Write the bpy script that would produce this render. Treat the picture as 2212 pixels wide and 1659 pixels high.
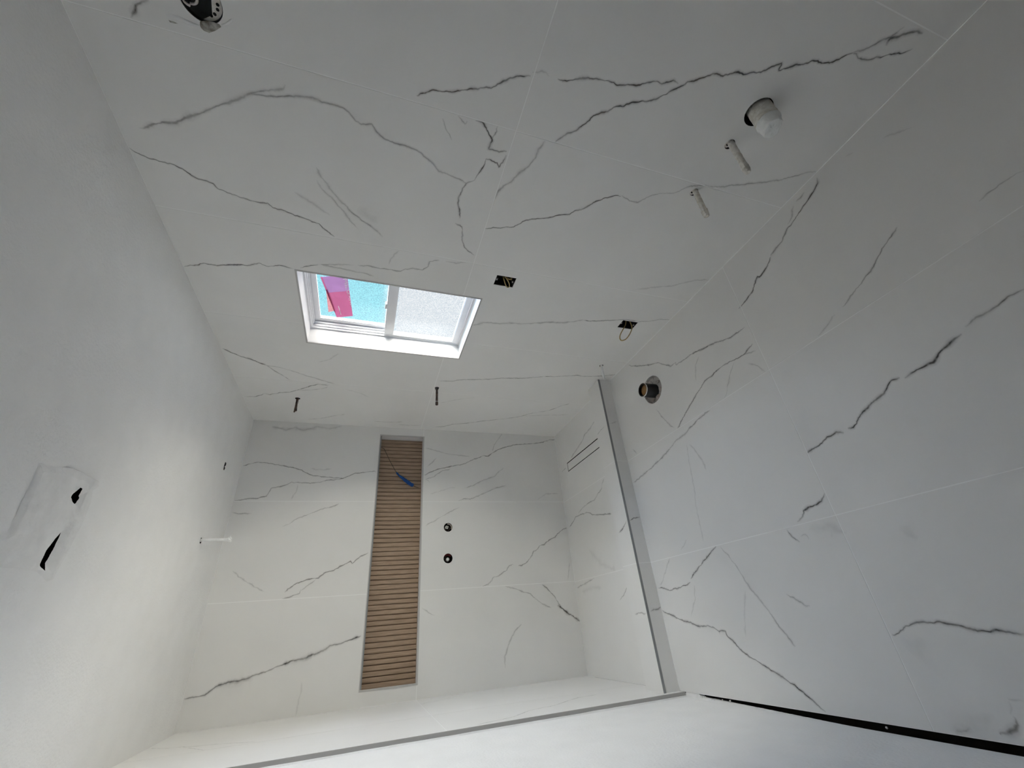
import bpy, bmesh, math, random
from mathutils import Vector, Matrix, noise
from mathutils.geometry import tessellate_polygon

for o in list(bpy.data.objects):
    bpy.data.objects.remove(o)
SC = bpy.context.scene
COL = SC.collection
random.seed(7)

# ------------------------------------------------------------------ camera
FPX = 900.548
CAM = Vector((0.36123, -3.24144, 1.58816))
ROWS = [Vector((-0.07933973, -0.30797638, -0.94808004)),     # image right
        Vector((-0.86416082, 0.49535538, -0.08859534)),      # image down
        Vector((0.49692181, 0.81226449, -0.30544249))]       # view direction
cd = bpy.data.cameras.new('camera')
cd.sensor_width = 36.0
cd.lens = FPX / 2212 * 36.0
cd.clip_start = 0.02
cam = bpy.data.objects.new('camera', cd)
COL.objects.link(cam)
M = Matrix.Identity(4)
for r in range(3):
    M[r][0], M[r][1], M[r][2], M[r][3] = ROWS[0][r], -ROWS[1][r], -ROWS[2][r], CAM[r]
cam.matrix_world = M
SC.camera = cam

# ------------------------------------------------------------------ world, sun, exposure
wd = bpy.data.worlds.new('sky')
SC.world = wd
wd.use_nodes = True
wn = wd.node_tree.nodes
wn.clear()
wo = wn.new('ShaderNodeOutputWorld')
wb = wn.new('ShaderNodeBackground')
wtc = wn.new('ShaderNodeTexCoord')
wsp = wn.new('ShaderNodeSeparateXYZ')
wrp = wn.new('ShaderNodeValToRGB')           # pale sunlit ground below the horizon, clear sky above it
wmr = wn.new('ShaderNodeMapRange')
wmr.inputs[1].default_value = -1.0
wmr.inputs[2].default_value = 1.0
el = wrp.color_ramp.elements
el[0].position, el[0].color = 0.485, (0.95, 0.97, 1.0, 1)
el[1].position, el[1].color = 0.505, (0.43, 0.93, 1.04, 1)
wl = wd.node_tree.links
wl.new(wtc.outputs['Generated'], wsp.inputs[0])
wl.new(wsp.outputs[2], wmr.inputs[0])
wl.new(wmr.outputs[0], wrp.inputs[0])
wl.new(wrp.outputs[0], wb.inputs[0])
wb.inputs[1].default_value = 1.0
wl.new(wb.outputs[0], wo.inputs[0])


def daylight(name, energy, angle, color, direction):
    d = bpy.data.lights.new(name, 'SUN')
    d.energy, d.angle, d.color = energy, math.radians(angle), color
    o = bpy.data.objects.new(name, d)
    COL.objects.link(o)
    o.rotation_euler = Vector(direction).to_track_quat('-Z', 'Y').to_euler()
    o.location = (6, -1.4, 3)


# soft daylight scattered into the room by the obscured window: cool from the sky, warm from the sunlit ground
daylight('sky_daylight', 18.0, 92, (0.62, 0.73, 1.0), (-1.0, -0.20, -0.36))
daylight('ground_daylight', 37.0, 90, (1.0, 0.915, 0.78), (-1.0, 0.46, -0.05))

SC.cycles.diffuse_bounces = 8
SC.view_settings.view_transform = 'Standard'
SC.view_settings.look = 'None'
SC.view_settings.exposure = 0.0
SC.view_settings.gamma = 1.0
SC.view_settings.use_curve_mapping = False

# ------------------------------------------------------------------ room dimensions (metres)
W, H = 1.824, 2.44          # left tile face X=0, window wall X=W, back wall Y=0
YR = -4.35                  # wall behind the camera
XL = -0.020                 # painted part of the left wall
YT = -1.060                 # where the tile on the left wall stops
CY0, CY1, CH = -1.0205, -0.866, 0.096    # shower curb
WY0, WY1, WZ0, WZ1 = -1.658, -1.096, 1.121, 1.984   # window opening
NX0, NX1, NZ0, NZ1, ND = 0.077, 1.755, 1.186, 1.529, 0.10   # niche
JT = 0.0034                 # joint width


def ray(px, py, axis, val):
    d = (ROWS[0] * ((px - 1106) / FPX) + ROWS[1] * ((py - 829.5) / FPX) + ROWS[2])
    return CAM + d * ((val - CAM[axis]) / d[axis])


# ------------------------------------------------------------------ materials
def mat(name, col, rough=0.5, metal=0.0, var=0.0, vscale=6.0, bump=0.0, bscale=80.0, spec=0.5, col2=None, detail=4.0, contrast=None):
    m = bpy.data.materials.new(name)
    m.use_nodes = True
    nt = m.node_tree
    b = nt.nodes['Principled BSDF']
    b.inputs['Base Color'].default_value = (*col, 1)
    b.inputs['Roughness'].default_value = rough
    b.inputs['Metallic'].default_value = metal
    b.inputs['Specular IOR Level'].default_value = spec
    tc = nt.nodes.new('ShaderNodeTexCoord')
    if var > 0 or col2:
        n = nt.nodes.new('ShaderNodeTexNoise')
        n.inputs['Scale'].default_value = vscale
        n.inputs['Detail'].default_value = detail
        nt.links.new(tc.outputs['Object'], n.inputs['Vector'])
        rp = nt.nodes.new('ShaderNodeValToRGB')
        c2 = col2 if col2 else tuple(max(0, c * (1 - var)) for c in col)
        rp.color_ramp.elements[0].color = (*c2, 1)
        rp.color_ramp.elements[1].color = (*col, 1)
        lo, hi = contrast if contrast else (0.3, 0.65)
        rp.color_ramp.elements[0].position = lo
        rp.color_ramp.elements[1].position = hi
        nt.links.new(n.outputs['Fac'], rp.inputs['Fac'])
        nt.links.new(rp.outputs['Color'], b.inputs['Base Color'])
    if bump > 0:
        n2 = nt.nodes.new('ShaderNodeTexNoise')
        n2.inputs['Scale'].default_value = bscale
        n2.inputs['Detail'].default_value = 6
        nt.links.new(tc.outputs['Object'], n2.inputs['Vector'])
        bp = nt.nodes.new('ShaderNodeBump')
        bp.inputs['Strength'].default_value = bump
        bp.inputs['Distance'].default_value = 0.004
        nt.links.new(n2.outputs['Fac'], bp.inputs['Height'])
        nt.links.new(bp.outputs['Normal'], b.inputs['Normal'])
    return m


MT = {}
MT['tile'] = mat('marble_tile', (0.858, 0.852, 0.835), 0.42, var=0.045, vscale=2.2, spec=0.35)
MT['dim_wall'] = mat('dim_grey', (0.40, 0.385, 0.35), 0.95, var=0.1, vscale=8)  # grey picked to dim the unseen end of the room
MT['door'] = mat('dark_timber', (0.11, 0.065, 0.03), 0.5, var=0.3, vscale=12)  # dark tone of the added door, takes light from the room end
MT['grout'] = mat('white_grout', (0.97, 0.97, 0.96), 0.9)
MT['plaster'] = mat('painted_plaster', (0.90, 0.898, 0.888), 0.9, var=0.03, vscale=9, bump=0.4, bscale=110, spec=0.2)
MT['rough_plaster'] = mat('joint_compound', (0.88, 0.878, 0.865), 0.95, var=0.06, vscale=25, bump=0.6, bscale=60, spec=0.1)
MT['dirty_plaster'] = mat('broken_plaster', (0.55, 0.54, 0.50), 0.95, col2=(0.16, 0.14, 0.11), vscale=60, bump=0.8, bscale=90, spec=0.1)
MT['void'] = mat('wall_cavity', (0.010, 0.009, 0.008), 0.95, var=0.2, vscale=30)  # near-black stands in for shade inside holes and gaps; also colours the ceiling chip
MT['steel'] = mat('brushed_trim', (0.56, 0.55, 0.54), 0.45, 0.0, var=0.04, vscale=20)
MT['taupe_trim'] = mat('taupe_trim', (0.43, 0.42, 0.405), 0.5, 0.0, var=0.05, vscale=14)
MT['dark_trim'] = mat('grey_edge_trim', (0.30, 0.31, 0.31), 0.5, 0.0, var=0.05, vscale=14)
MT['vinyl'] = mat('white_vinyl', (0.82, 0.82, 0.84), 0.4, var=0.02, vscale=15)
MT['reveal'] = mat('white_reveal', (0.74, 0.74, 0.75), 0.3, var=0.02, vscale=15)
MT['black'] = mat('black_plastic', (0.012, 0.012, 0.013), 0.3, var=0.2, vscale=40)
MT['slot'] = mat('drain_slot', (0.006, 0.006, 0.006), 0.8, var=0.2, vscale=40, spec=0.1)
MT['cork'] = mat('brown_plug', (0.42, 0.24, 0.09), 0.8, col2=(0.25, 0.13, 0.05), vscale=45, bump=0.4, bscale=120)
MT['bed'] = mat('mortar_bed', (0.50, 0.47, 0.44), 0.95, col2=(0.03, 0.025, 0.02), vscale=42, bump=0.9, bscale=70, contrast=(0.28, 0.42))
MT['tape'] = mat('wrapping_tape', (0.90, 0.88, 0.82), 0.7, col2=(0.66, 0.62, 0.54), vscale=70, bump=0.6, bscale=140)
MT['white_tape'] = mat('white_plastic_wrap', (0.93, 0.94, 0.93), 0.45, var=0.1, vscale=50, bump=0.5, bscale=110)
MT['rust'] = mat('dark_iron_pipe', (0.055, 0.045, 0.045), 0.5, 0.4, col2=(0.16, 0.09, 0.06), vscale=60, bump=0.4, bscale=120)
MT['cable'] = mat('yellow_cable', (0.50, 0.38, 0.16), 0.5, var=0.15, vscale=40)
MT['box_steel'] = mat('galvanised_box', (0.06, 0.06, 0.065), 0.35, 0.6, var=0.3, vscale=30)
MT['zinc'] = mat('zinc_screw', (0.62, 0.62, 0.64), 0.35, 0.6, var=0.1, vscale=50)
MT['grey_box'] = mat('grey_box', (0.14, 0.155, 0.15), 0.6, var=0.3, vscale=40)
MT['red_plastic'] = mat('dark_red_plastic', (0.17, 0.012, 0.015), 0.5, var=0.2, vscale=40)
MT['blue_tape'] = mat('blue_tape', (0.008, 0.09, 0.38), 0.6, var=0.35, vscale=80, bump=0.5, bscale=150)
MT['wire'] = mat('dark_wire', (0.05, 0.04, 0.03), 0.5, var=0.2, vscale=50)
MT['valve_white'] = mat('valve_cap', (0.80, 0.80, 0.78), 0.4, var=0.1, vscale=50)
MT['pinkplaster'] = mat('plaster_edge', (0.55, 0.48, 0.43), 0.95, var=0.3, vscale=40)


def wood_mat():
    m = bpy.data.materials.new('wood_slat')
    m.use_nodes = True
    nt = m.node_tree
    b = nt.nodes['Principled BSDF']
    tc = nt.nodes.new('ShaderNodeTexCoord')
    mp = nt.nodes.new('ShaderNodeMapping')
    mp.inputs['Scale'].default_value = (60, 60, 5)
    oi = nt.nodes.new('ShaderNodeObjectInfo')
    ad = nt.nodes.new('ShaderNodeVectorMath')
    nt.links.new(tc.outputs['Object'], ad.inputs[0])
    nt.links.new(oi.outputs['Location'], ad.inputs[1])
    nt.links.new(ad.outputs[0], mp.inputs['Vector'])
    n = nt.nodes.new('ShaderNodeTexNoise')
    n.inputs['Scale'].default_value = 2.2
    n.inputs['Detail'].default_value = 6
    nt.links.new(mp.outputs[0], n.inputs['Vector'])
    rp = nt.nodes.new('ShaderNodeValToRGB')
    rp.color_ramp.elements[0].position = 0.3
    rp.color_ramp.elements[0].color = (0.335, 0.240, 0.165, 1)
    rp.color_ramp.elements[1].position = 0.7
    rp.color_ramp.elements[1].color = (0.475, 0.350, 0.250, 1)
    nt.links.new(n.outputs['Fac'], rp.inputs['Fac'])
    nt.links.new(rp.outputs['Color'], b.inputs['Base Color'])
    b.inputs['Roughness'].default_value = 0.6
    return m


MT['wood'] = wood_mat()
MT['groove'] = mat('wood_groove', (0.15, 0.095, 0.055), 0.8, var=0.2, vscale=30)


def vein_mat():
    m = bpy.data.materials.new('grey_marble_vein')
    m.use_nodes = True
    nt = m.node_tree
    b = nt.nodes['Principled BSDF']
    b.inputs['Roughness'].default_value = 0.45
    b.inputs['Specular IOR Level'].default_value = 0.3
    at = nt.nodes.new('ShaderNodeAttribute')
    at.attribute_name = 'strength'
    tc = nt.nodes.new('ShaderNodeTexCoord')
    n = nt.nodes.new('ShaderNodeTexNoise')
    n.inputs['Scale'].default_value = 55
    n.inputs['Detail'].default_value = 5
    nt.links.new(tc.outputs['Object'], n.inputs['Vector'])
    mr = nt.nodes.new('ShaderNodeMapRange')
    mr.inputs[1].default_value = 0.25
    mr.inputs[2].default_value = 0.70
    mr.inputs[3].default_value = 0.55
    mr.inputs[4].default_value = 1.2
    nt.links.new(n.outputs['Fac'], mr.inputs[0])
    mu = nt.nodes.new('ShaderNodeMath')
    mu.operation = 'MULTIPLY'
    mu.use_clamp = True
    nt.links.new(at.outputs['Fac'], mu.inputs[0])
    nt.links.new(mr.outputs[0], mu.inputs[1])
    nt.links.new(mu.outputs[0], b.inputs['Alpha'])
    n2 = nt.nodes.new('ShaderNodeTexNoise')
    n2.inputs['Scale'].default_value = 9
    nt.links.new(tc.outputs['Object'], n2.inputs['Vector'])
    rp = nt.nodes.new('ShaderNodeValToRGB')
    rp.color_ramp.elements[0].position = 0.4
    rp.color_ramp.elements[0].color = (0.13, 0.13, 0.125, 1)
    rp.color_ramp.elements[1].position = 0.72
    rp.color_ramp.elements[1].color = (0.19, 0.16, 0.135, 1)
    nt.links.new(n2.outputs['Fac'], rp.inputs['Fac'])
    nt.links.new(rp.outputs['Color'], b.inputs['Base Color'])
    return m


MT['vein'] = vein_mat()


def glass_mat(name, lo, hi):
    """obscured pane: clear to light with a fine pebbled tint and a weak surface gloss"""
    m = bpy.data.materials.new(name)
    m.use_nodes = True
    nt = m.node_tree
    nt.nodes.clear()
    out = nt.nodes.new('ShaderNodeOutputMaterial')
    tr = nt.nodes.new('ShaderNodeBsdfTransparent')
    gl = nt.nodes.new('ShaderNodeBsdfGlossy')
    gl.inputs['Roughness'].default_value = 0.25
    mx = nt.nodes.new('ShaderNodeMixShader')
    mx.inputs[0].default_value = 0.04
    tc = nt.nodes.new('ShaderNodeTexCoord')
    n = nt.nodes.new('ShaderNodeTexNoise')
    n.inputs['Scale'].default_value = 150
    n.inputs['Detail'].default_value = 2
    nt.links.new(tc.outputs['Object'], n.inputs['Vector'])
    rp = nt.nodes.new('ShaderNodeValToRGB')
    rp.color_ramp.elements[0].position = 0.36
    rp.color_ramp.elements[0].color = (*lo, 1)
    rp.color_ramp.elements[1].position = 0.6
    rp.color_ramp.elements[1].color = (*hi, 1)
    nt.links.new(n.outputs['Fac'], rp.inputs['Fac'])
    nt.links.new(rp.outputs['Color'], tr.inputs['Color'])
    nt.links.new(tr.outputs[0], mx.inputs[1])
    nt.links.new(gl.outputs[0], mx.inputs[2])
    nt.links.new(mx.outputs[0], out.inputs['Surface'])
    return m


MT['glass'] = glass_mat('obscured_glass', (0.83, 0.87, 0.895), (0.98, 0.99, 0.99))


def sticker_mat(name, back, face):
    """printed film on the pane: some light of the sky comes through"""
    m = bpy.data.materials.new(name)
    m.use_nodes = True
    nt = m.node_tree
    nt.nodes.clear()
    out = nt.nodes.new('ShaderNodeOutputMaterial')
    tl = nt.nodes.new('ShaderNodeBsdfTranslucent')
    df = nt.nodes.new('ShaderNodeBsdfDiffuse')
    df.inputs['Color'].default_value = (*face, 1)
    mx = nt.nodes.new('ShaderNodeMixShader')
    mx.inputs[0].default_value = 0.5
    tc = nt.nodes.new('ShaderNodeTexCoord')
    n = nt.nodes.new('ShaderNodeTexNoise')
    n.inputs['Scale'].default_value = 18
    nt.links.new(tc.outputs['Object'], n.inputs['Vector'])
    rp = nt.nodes.new('ShaderNodeValToRGB')
    rp.color_ramp.elements[0].color = (*[c * 0.8 for c in back], 1)
    rp.color_ramp.elements[1].color = (*back, 1)
    nt.links.new(n.outputs['Fac'], rp.inputs['Fac'])
    nt.links.new(rp.outputs['Color'], tl.inputs['Color'])
    nt.links.new(tl.outputs[0], mx.inputs[1])
    nt.links.new(df.outputs[0], mx.inputs[2])
    nt.links.new(mx.outputs[0], out.inputs['Surface'])
    return m


MT['st_red'] = sticker_mat('magenta_film', (0.42, 0.24, 0.33), (0.5, 0.08, 0.2))
MT['st_purple'] = sticker_mat('purple_film', (0.37, 0.28, 0.39), (0.45, 0.22, 0.45))
MT['st_orange'] = sticker_mat('coral_film', (0.50, 0.33, 0.35), (0.6, 0.2, 0.2))
MT['st_white'] = mat('white_print', (0.95, 0.93, 0.93), 0.8, var=0.03)


# ------------------------------------------------------------------ helpers
def tag(o, label=None, cat=None, group=None, kind=None):
    if label:
        o['label'] = label
    if cat:
        o['category'] = cat
    if group:
        o['group'] = group
    if kind:
        o['kind'] = kind
    return o


def link(name, me, m, parent=None, smooth=False):
    o = bpy.data.objects.new(name, me)
    COL.objects.link(o)
    if m is not None:
        me.materials.append(MT[m] if isinstance(m, str) else m)
    if smooth:
        for p in me.polygons:
            p.use_smooth = True
    if parent:
        o.parent = parent
        o.matrix_parent_inverse = parent.matrix_world.inverted()
    return o


def done(name, bm, m, parent=None, smooth=False, normals=True):
    if normals:
        bmesh.ops.recalc_face_normals(bm, faces=bm.faces)
    me = bpy.data.meshes.new(name)
    bm.to_mesh(me)
    bm.free()
    return link(name, me, m, parent, smooth)


def empty(name, loc):
    o = bpy.data.objects.new(name, None)
    COL.objects.link(o)
    o.empty_display_size = 0.05
    o.location = loc
    o.matrix_world = Matrix.Translation(loc)
    return o


def add_box(bm, x0, x1, y0, y1, z0, z1, bev=0.0):
    r = bmesh.ops.create_cube(bm, size=1)
    for v in r['verts']:
        v.co = Vector(((x0 + x1) / 2 + v.co.x * (x1 - x0), (y0 + y1) / 2 + v.co.y * (y1 - y0), (z0 + z1) / 2 + v.co.z * (z1 - z0)))
    if bev > 0:
        es = list({e for v in r['verts'] for e in v.link_edges})
        bmesh.ops.bevel(bm, geom=es, offset=bev, segments=2, affect='EDGES', profile=0.6)


def box(name, x0, x1, y0, y1, z0, z1, m, parent=None, bev=0.0):
    bm = bmesh.new()
    add_box(bm, min(x0, x1), max(x0, x1), min(y0, y1), max(y0, y1), min(z0, z1), max(z0, z1), bev)
    return done(name, bm, m, parent)


# plane frames: (u, v, n) -> world; n points into the room
FR = {
    'R': lambda u, v, n: Vector((W - n, u, v)),
    'B': lambda u, v, n: Vector((u, -n, v)),
    'L': lambda u, v, n: Vector((n, u, v)),
    'F': lambda u, v, n: Vector((u, v, n)),
    'C': lambda u, v, n: Vector((u, v, H - n)),
    'T': lambda u, v, n: Vector((u, v, CH + n)),          # curb top
    'K': lambda u, v, n: Vector((u, CY0 - n, v)),         # curb front
}
AX = {'R': (0, W, 1, 2), 'B': (1, 0.0, 0, 2), 'L': (0, 0.0, 1, 2), 'F': (2, 0.0, 0, 1), 'C': (2, H, 0, 1),
      'T': (2, CH, 0, 1), 'K': (1, CY0, 0, 2)}


def circle(u, v, r, n=28, jit=0.0):
    return [(u + r * (1 + jit * random.uniform(-1, 1)) * math.cos(2 * math.pi * i / n),
             v + r * (1 + jit * random.uniform(-1, 1)) * math.sin(2 * math.pi * i / n)) for i in range(n)]


def add_poly(bm, loops, f, n):
    """filled polygon with holes, at height n of frame f"""
    pts = [[Vector((a, b, 0)) for a, b in lp] for lp in loops]
    flat = [p for lp in loops for p in lp]
    vs = [bm.verts.new(f(a, b, n)) for a, b in flat]
    for t in tessellate_polygon(pts):
        try:
            bm.faces.new([vs[i] for i in t])
        except ValueError:
            pass


def panel_bm(fr, u0, u1, v0, v1, rects=(), circs=(), n0=0.0, th=0.009):
    f = FR[fr]
    bm = bmesh.new()
    rects = [r for r in rects if r[0] < u1 and r[1] > u0 and r[2] < v1 and r[3] > v0]
    us = sorted({u0, u1} | {min(max(x, u0), u1) for r in rects for x in r[:2]})
    vs = sorted({v0, v1} | {min(max(x, v0), v1) for r in rects for x in r[2:]})
    for i in range(len(us) - 1):
        for j in range(len(vs) - 1):
            cu, cv = (us[i] + us[i + 1]) / 2, (vs[j] + vs[j + 1]) / 2
            if any(r[0] < cu < r[1] and r[2] < cv < r[3] for r in rects):
                continue
            lp = [[(us[i], vs[j]), (us[i + 1], vs[j]), (us[i + 1], vs[j + 1]), (us[i], vs[j + 1])]]
            for c in circs:
                if us[i] < c[0] < us[i + 1] and vs[j] < c[1] < vs[j + 1]:
                    lp.append(list(reversed(circle(*c))))
            add_poly(bm, lp, f, n0)
    bmesh.ops.remove_doubles(bm, verts=bm.verts, dist=1e-6)
    g = bmesh.ops.extrude_face_region(bm, geom=list(bm.faces))
    d = f(0, 0, -th) - f(0, 0, 0)
    bmesh.ops.translate(bm, verts=[e for e in g['geom'] if isinstance(e, bmesh.types.BMVert)], vec=d)
    return bm


TILES = {k: [] for k in FR}       # plane -> list of (polygon, object)


def tile(fr, u0, u1, v0, v1, parent, rects=(), circs=(), th=0.009, name='tile', m='tile'):
    h = JT / 2
    bm = panel_bm(fr, u0 + h, u1 - h, v0 + h, v1 - h, rects, circs, 0.0, th)
    o = done(name, bm, m, parent)
    TILES[fr].append(([(u0, v0), (u1, v0), (u1, v1), (u0, v1)], o))
    return o


def poly_tile(fr, pts, parent, th=0.009):
    """convex polygon tile, inset by half a joint"""
    a = sum(pts[i][0] * pts[(i + 1) % len(pts)][1] - pts[(i + 1) % len(pts)][0] * pts[i][1] for i in range(len(pts)))
    if a < 0:
        pts = pts[::-1]
    h = JT / 2
    q = []
    N = len(pts)
    for i in range(N):
        p0, p1, p2 = Vector(pts[i - 1]), Vector(pts[i]), Vector(pts[(i + 1) % N])
        d1, d2 = (p1 - p0).normalized(), (p2 - p1).normalized()
        n1, n2 = Vector((-d1.y, d1.x)), Vector((-d2.y, d2.x))
        k = (n1 + n2).normalized()
        q.append(tuple(p1 + k * (h / max(0.3, k.dot(n1)))))
    bm = bmesh.new()
    f = FR[fr]
    add_poly(bm, [q], f, 0.0)
    g = bmesh.ops.extrude_face_region(bm, geom=list(bm.faces))
    bmesh.ops.translate(bm, verts=[e for e in g['geom'] if isinstance(e, bmesh.types.BMVert)], vec=f(0, 0, -th) - f(0, 0, 0))
    o = done('tile', bm, 'tile', parent)
    TILES[fr].append((pts, o))
    return o


def tube_bm(pts, rads, seg=12, cap=True, flat=1.0, bm=None):
    """tube through points with a radius each"""
    bm = bm or bmesh.new()
    pts = [Vector(p) for p in pts]
    if not hasattr(rads, '__len__'):
        rads = [rads] * len(pts)
    rings = []
    up = None
    for i, p in enumerate(pts):
        t = (pts[min(i + 1, len(pts) - 1)] - pts[max(i - 1, 0)])
        if t.length < 1e-9:
            t = rings_t
        t = t.normalized()
        rings_t = t
        if up is None:
            up = Vector((0, 0, 1)) if abs(t.z) < 0.9 else Vector((0, 1, 0))
        a = t.cross(up).normalized()
        b = a.cross(t).normalized()
        up = b
        rings.append([bm.verts.new(p + (a * math.cos(2 * math.pi * k / seg) + b * flat * math.sin(2 * math.pi * k / seg)) * rads[i]) for k in range(seg)])
    for i in range(len(rings) - 1):
        for k in range(seg):
            bm.faces.new([rings[i][k], rings[i][(k + 1) % seg], rings[i + 1][(k + 1) % seg], rings[i + 1][k]])
    if cap:
        bm.faces.new(rings[0][::-1])
        bm.faces.new(rings[-1])
    return bm


def smooth_pts(pts, n=6):
    """Catmull-Rom through points"""
    P = [Vector(p) for p in pts]
    P = [P[0] * 2 - P[1]] + P + [P[-1] * 2 - P[-2]]
    out = []
    for i in range(1, len(P) - 2):
        for k in range(n):
            t = k / n
            a, b, c, d = P[i - 1], P[i], P[i + 1], P[i + 2]
            out.append(0.5 * ((2 * b) + (c - a) * t + (2 * a - 5 * b + 4 * c - d) * t * t + (3 * b - a - 3 * c + d) * t ** 3))
    out.append(P[-2])
    return out


def lathe_bm(fr, u, v, prof, seg=28, bm=None, jit=0.0):
    """profile [(r, n)] revolved about the frame's n axis through (u, v)"""
    bm = bm or bmesh.new()
    f = FR[fr]
    rings = []
    for r, n in prof:
        if r < 1e-6:
            rings.append([bm.verts.new(f(u, v, n))])
        else:
            rings.append([bm.verts.new(f(u + r * (1 + jit * random.uniform(-1, 1)) * math.cos(2 * math.pi * k / seg), v + r * (1 + jit * random.uniform(-1, 1)) * math.sin(2 * math.pi * k / seg), n + jit * r * random.uniform(-1, 1) * 0.5)) for k in range(seg)])
    for i in range(len(rings) - 1):
        A, B = rings[i], rings[i + 1]
        for k in range(seg):
            if len(A) == 1 and len(B) == 1:
                continue
            if len(A) == 1:
                bm.faces.new([A[0], B[k], B[(k + 1) % seg]])
            elif len(B) == 1:
                bm.faces.new([A[k], A[(k + 1) % seg], B[0]])
            else:
                bm.faces.new([A[k], A[(k + 1) % seg], B[(k + 1) % seg], B[k]])
    return bm


def lathe(name, fr, u, v, prof, m, parent, seg=28, smooth=True, jit=0.0):
    return done(name, lathe_bm(fr, u, v, prof, seg, jit=jit), m, parent, smooth)


# ------------------------------------------------------------------ fixtures' places
WASTE = (-2.798, 0.420)
SUP = [(-2.678, 0.436, 0.168), (-2.476, 0.433, 0.146)]
WCS = (-1.195, 0.1625)
IRON = [(-0.704, 1.194, 0.132), (-0.394, 2.104, 0.096)]
JBOX = (-2.606, 2.113, 0.0495)
EBOX = [(-1.843, -1.777, 0.988, 1.087), (-1.667, -1.600, 0.1768, 0.277)]
VALVES = [(1.029, 0.988, 0.0325), (0.810, 0.989, 0.0335)]
FLANGE = (1.525, -1.427, 0.086)
RAIN = (0.896, -0.404)
FAN = (0.560, 0.855, -1.845, -1.548)
FHOLE = (0.595, 0.838, -1.640, -1.560)

R_CIRC = [(WASTE[0], WASTE[1], 0.047), (SUP[0][0], SUP[0][1], 0.0185), (SUP[1][0], SUP[1][1], 0.0165), (WCS[0], WCS[1], 0.0135),
          (IRON[0][0], IRON[0][1], 0.0155), (IRON[1][0], IRON[1][1], 0.0165), JBOX]
R_RECT = [(WY0, WY1, WZ0, WZ1)] + EBOX

# ------------------------------------------------------------------ setting
GN = -0.0007                    # grout lies this far behind the tile faces
# window wall
bm = panel_bm('R', YR, 0.14, 0.0, H, R_RECT, R_CIRC, GN, 0.12)
wall_right = tag(done('wall_right', bm, 'grout'), 'marble tiled wall with the window and the pipe stubs', kind='structure')
YJ = [YR, -3.77, -3.135, -2.512, -1.890, -1.266, -0.640, 0.0]
ZJ = [0.0, 1.214, H]
for i in range(len(YJ) - 1):
    for j in range(2):
        tile('R', YJ[i], YJ[i + 1], ZJ[j], ZJ[j + 1], wall_right, R_RECT, R_CIRC)
# back wall
NR = [(NX0, NX1, NZ0, NZ1)]
bm = panel_bm('B', -0.22, W - GN, 0.0, H, NR, VALVES, GN, 0.14)
wall_back = tag(done('wall_back', bm, 'grout'), 'marble tiled end wall of the shower with a long niche', kind='structure')
XJ = [0.0, 0.608, 1.222, W]
for i in range(3):
    for j in range(2):
        tile('B', XJ[i], XJ[i + 1], (0.0, 1.190, H)[j], (0.0, 1.190, H)[j + 1], wall_back, NR, VALVES)
# left wall: painted plaster, tiled in the shower
wall_left = tag(box('wall_left', XL - 0.15, XL, YR, 0.0, 0.006, H, 'plaster'), 'white painted plaster wall opposite the window', kind='structure')
box('backer_board', XL, GN, YT, 0.0, 0.0, H, 'grout', wall_left)
YL = [YT, -0.630, 0.0]
for i in range(2):
    for j in range(2):
        tile('L', YL[i], YL[i + 1], (0.0, 1.190, H)[j], (0.0, 1.190, H)[j + 1], wall_left)
trim = tag(box('trim_1', XL + 0.006, 0.0012, YT - 0.004, YT, 0.002, H, 'taupe_trim', bev=0.001), 'taupe edge strip where the shower tile ends on the left wall', kind='structure')
bm = bmesh.new()
prev = None
k = 0
z = 0.0
while z < H:
    w_ = 0.0065 + 0.003 * noise.noise(Vector((z * 9, 3, 0)))
    row = [bm.verts.new((XL + w_, YT - 0.0035, z)), bm.verts.new((XL, YT - 0.0035 - 0.006 - 0.005 * noise.noise(Vector((z * 7, 9, 1))), z))]
    if prev:
        bm.faces.new([prev[0], row[0], row[1], prev[1]])
    prev = row
    z += 0.04
done('caulk_bead', bm, 'rough_plaster', wall_left)
# ceiling
bm = panel_bm('C', XL - 0.15, W + 0.22, YR, 0.14, [FHOLE], [(RAIN[0], RAIN[1], 0.016)], 0.0, 0.12)
ceiling = tag(done('ceiling', bm, 'plaster'), 'white painted plaster ceiling', kind='structure')
# unseen wall behind the camera, coloured grey to dim this end
wall_front = tag(box('wall_front', XL - 0.15, W + 0.22, YR - 0.12, YR, 0.0, H, 'dim_wall'), 'unseen wall away from the shower, coloured grey to dim that end of the room', kind='structure')
dd = tag(empty('added_door_1', (0.75, YR, 0.0)), 'dark brown door added out of view to dim the room end away from the shower', kind='structure')  # door added out of view, dark so the light falls off here
box('door_leaf', 0.33, 1.17, YR, YR + 0.035, 0.006, 2.03, 'door', dd, 0.002)
box('door_frame', 0.27, 0.33, YR, YR + 0.05, 0.0, 2.09, 'door', dd, 0.003)
box('door_frame', 1.17, 1.23, YR, YR + 0.05, 0.0, 2.09, 'door', dd, 0.003)
box('door_frame', 0.33, 1.17, YR, YR + 0.05, 2.03, 2.09, 'door', dd, 0.003)
hb = tube_bm([(1.10, YR + 0.035, 1.0), (1.10, YR + 0.075, 1.0), (1.085, YR + 0.085, 1.0), (0.98, YR + 0.085, 1.0)], [0.010, 0.010, 0.009, 0.008], 10)
done('door_handle', hb, 'zinc', dd, True)

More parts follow.
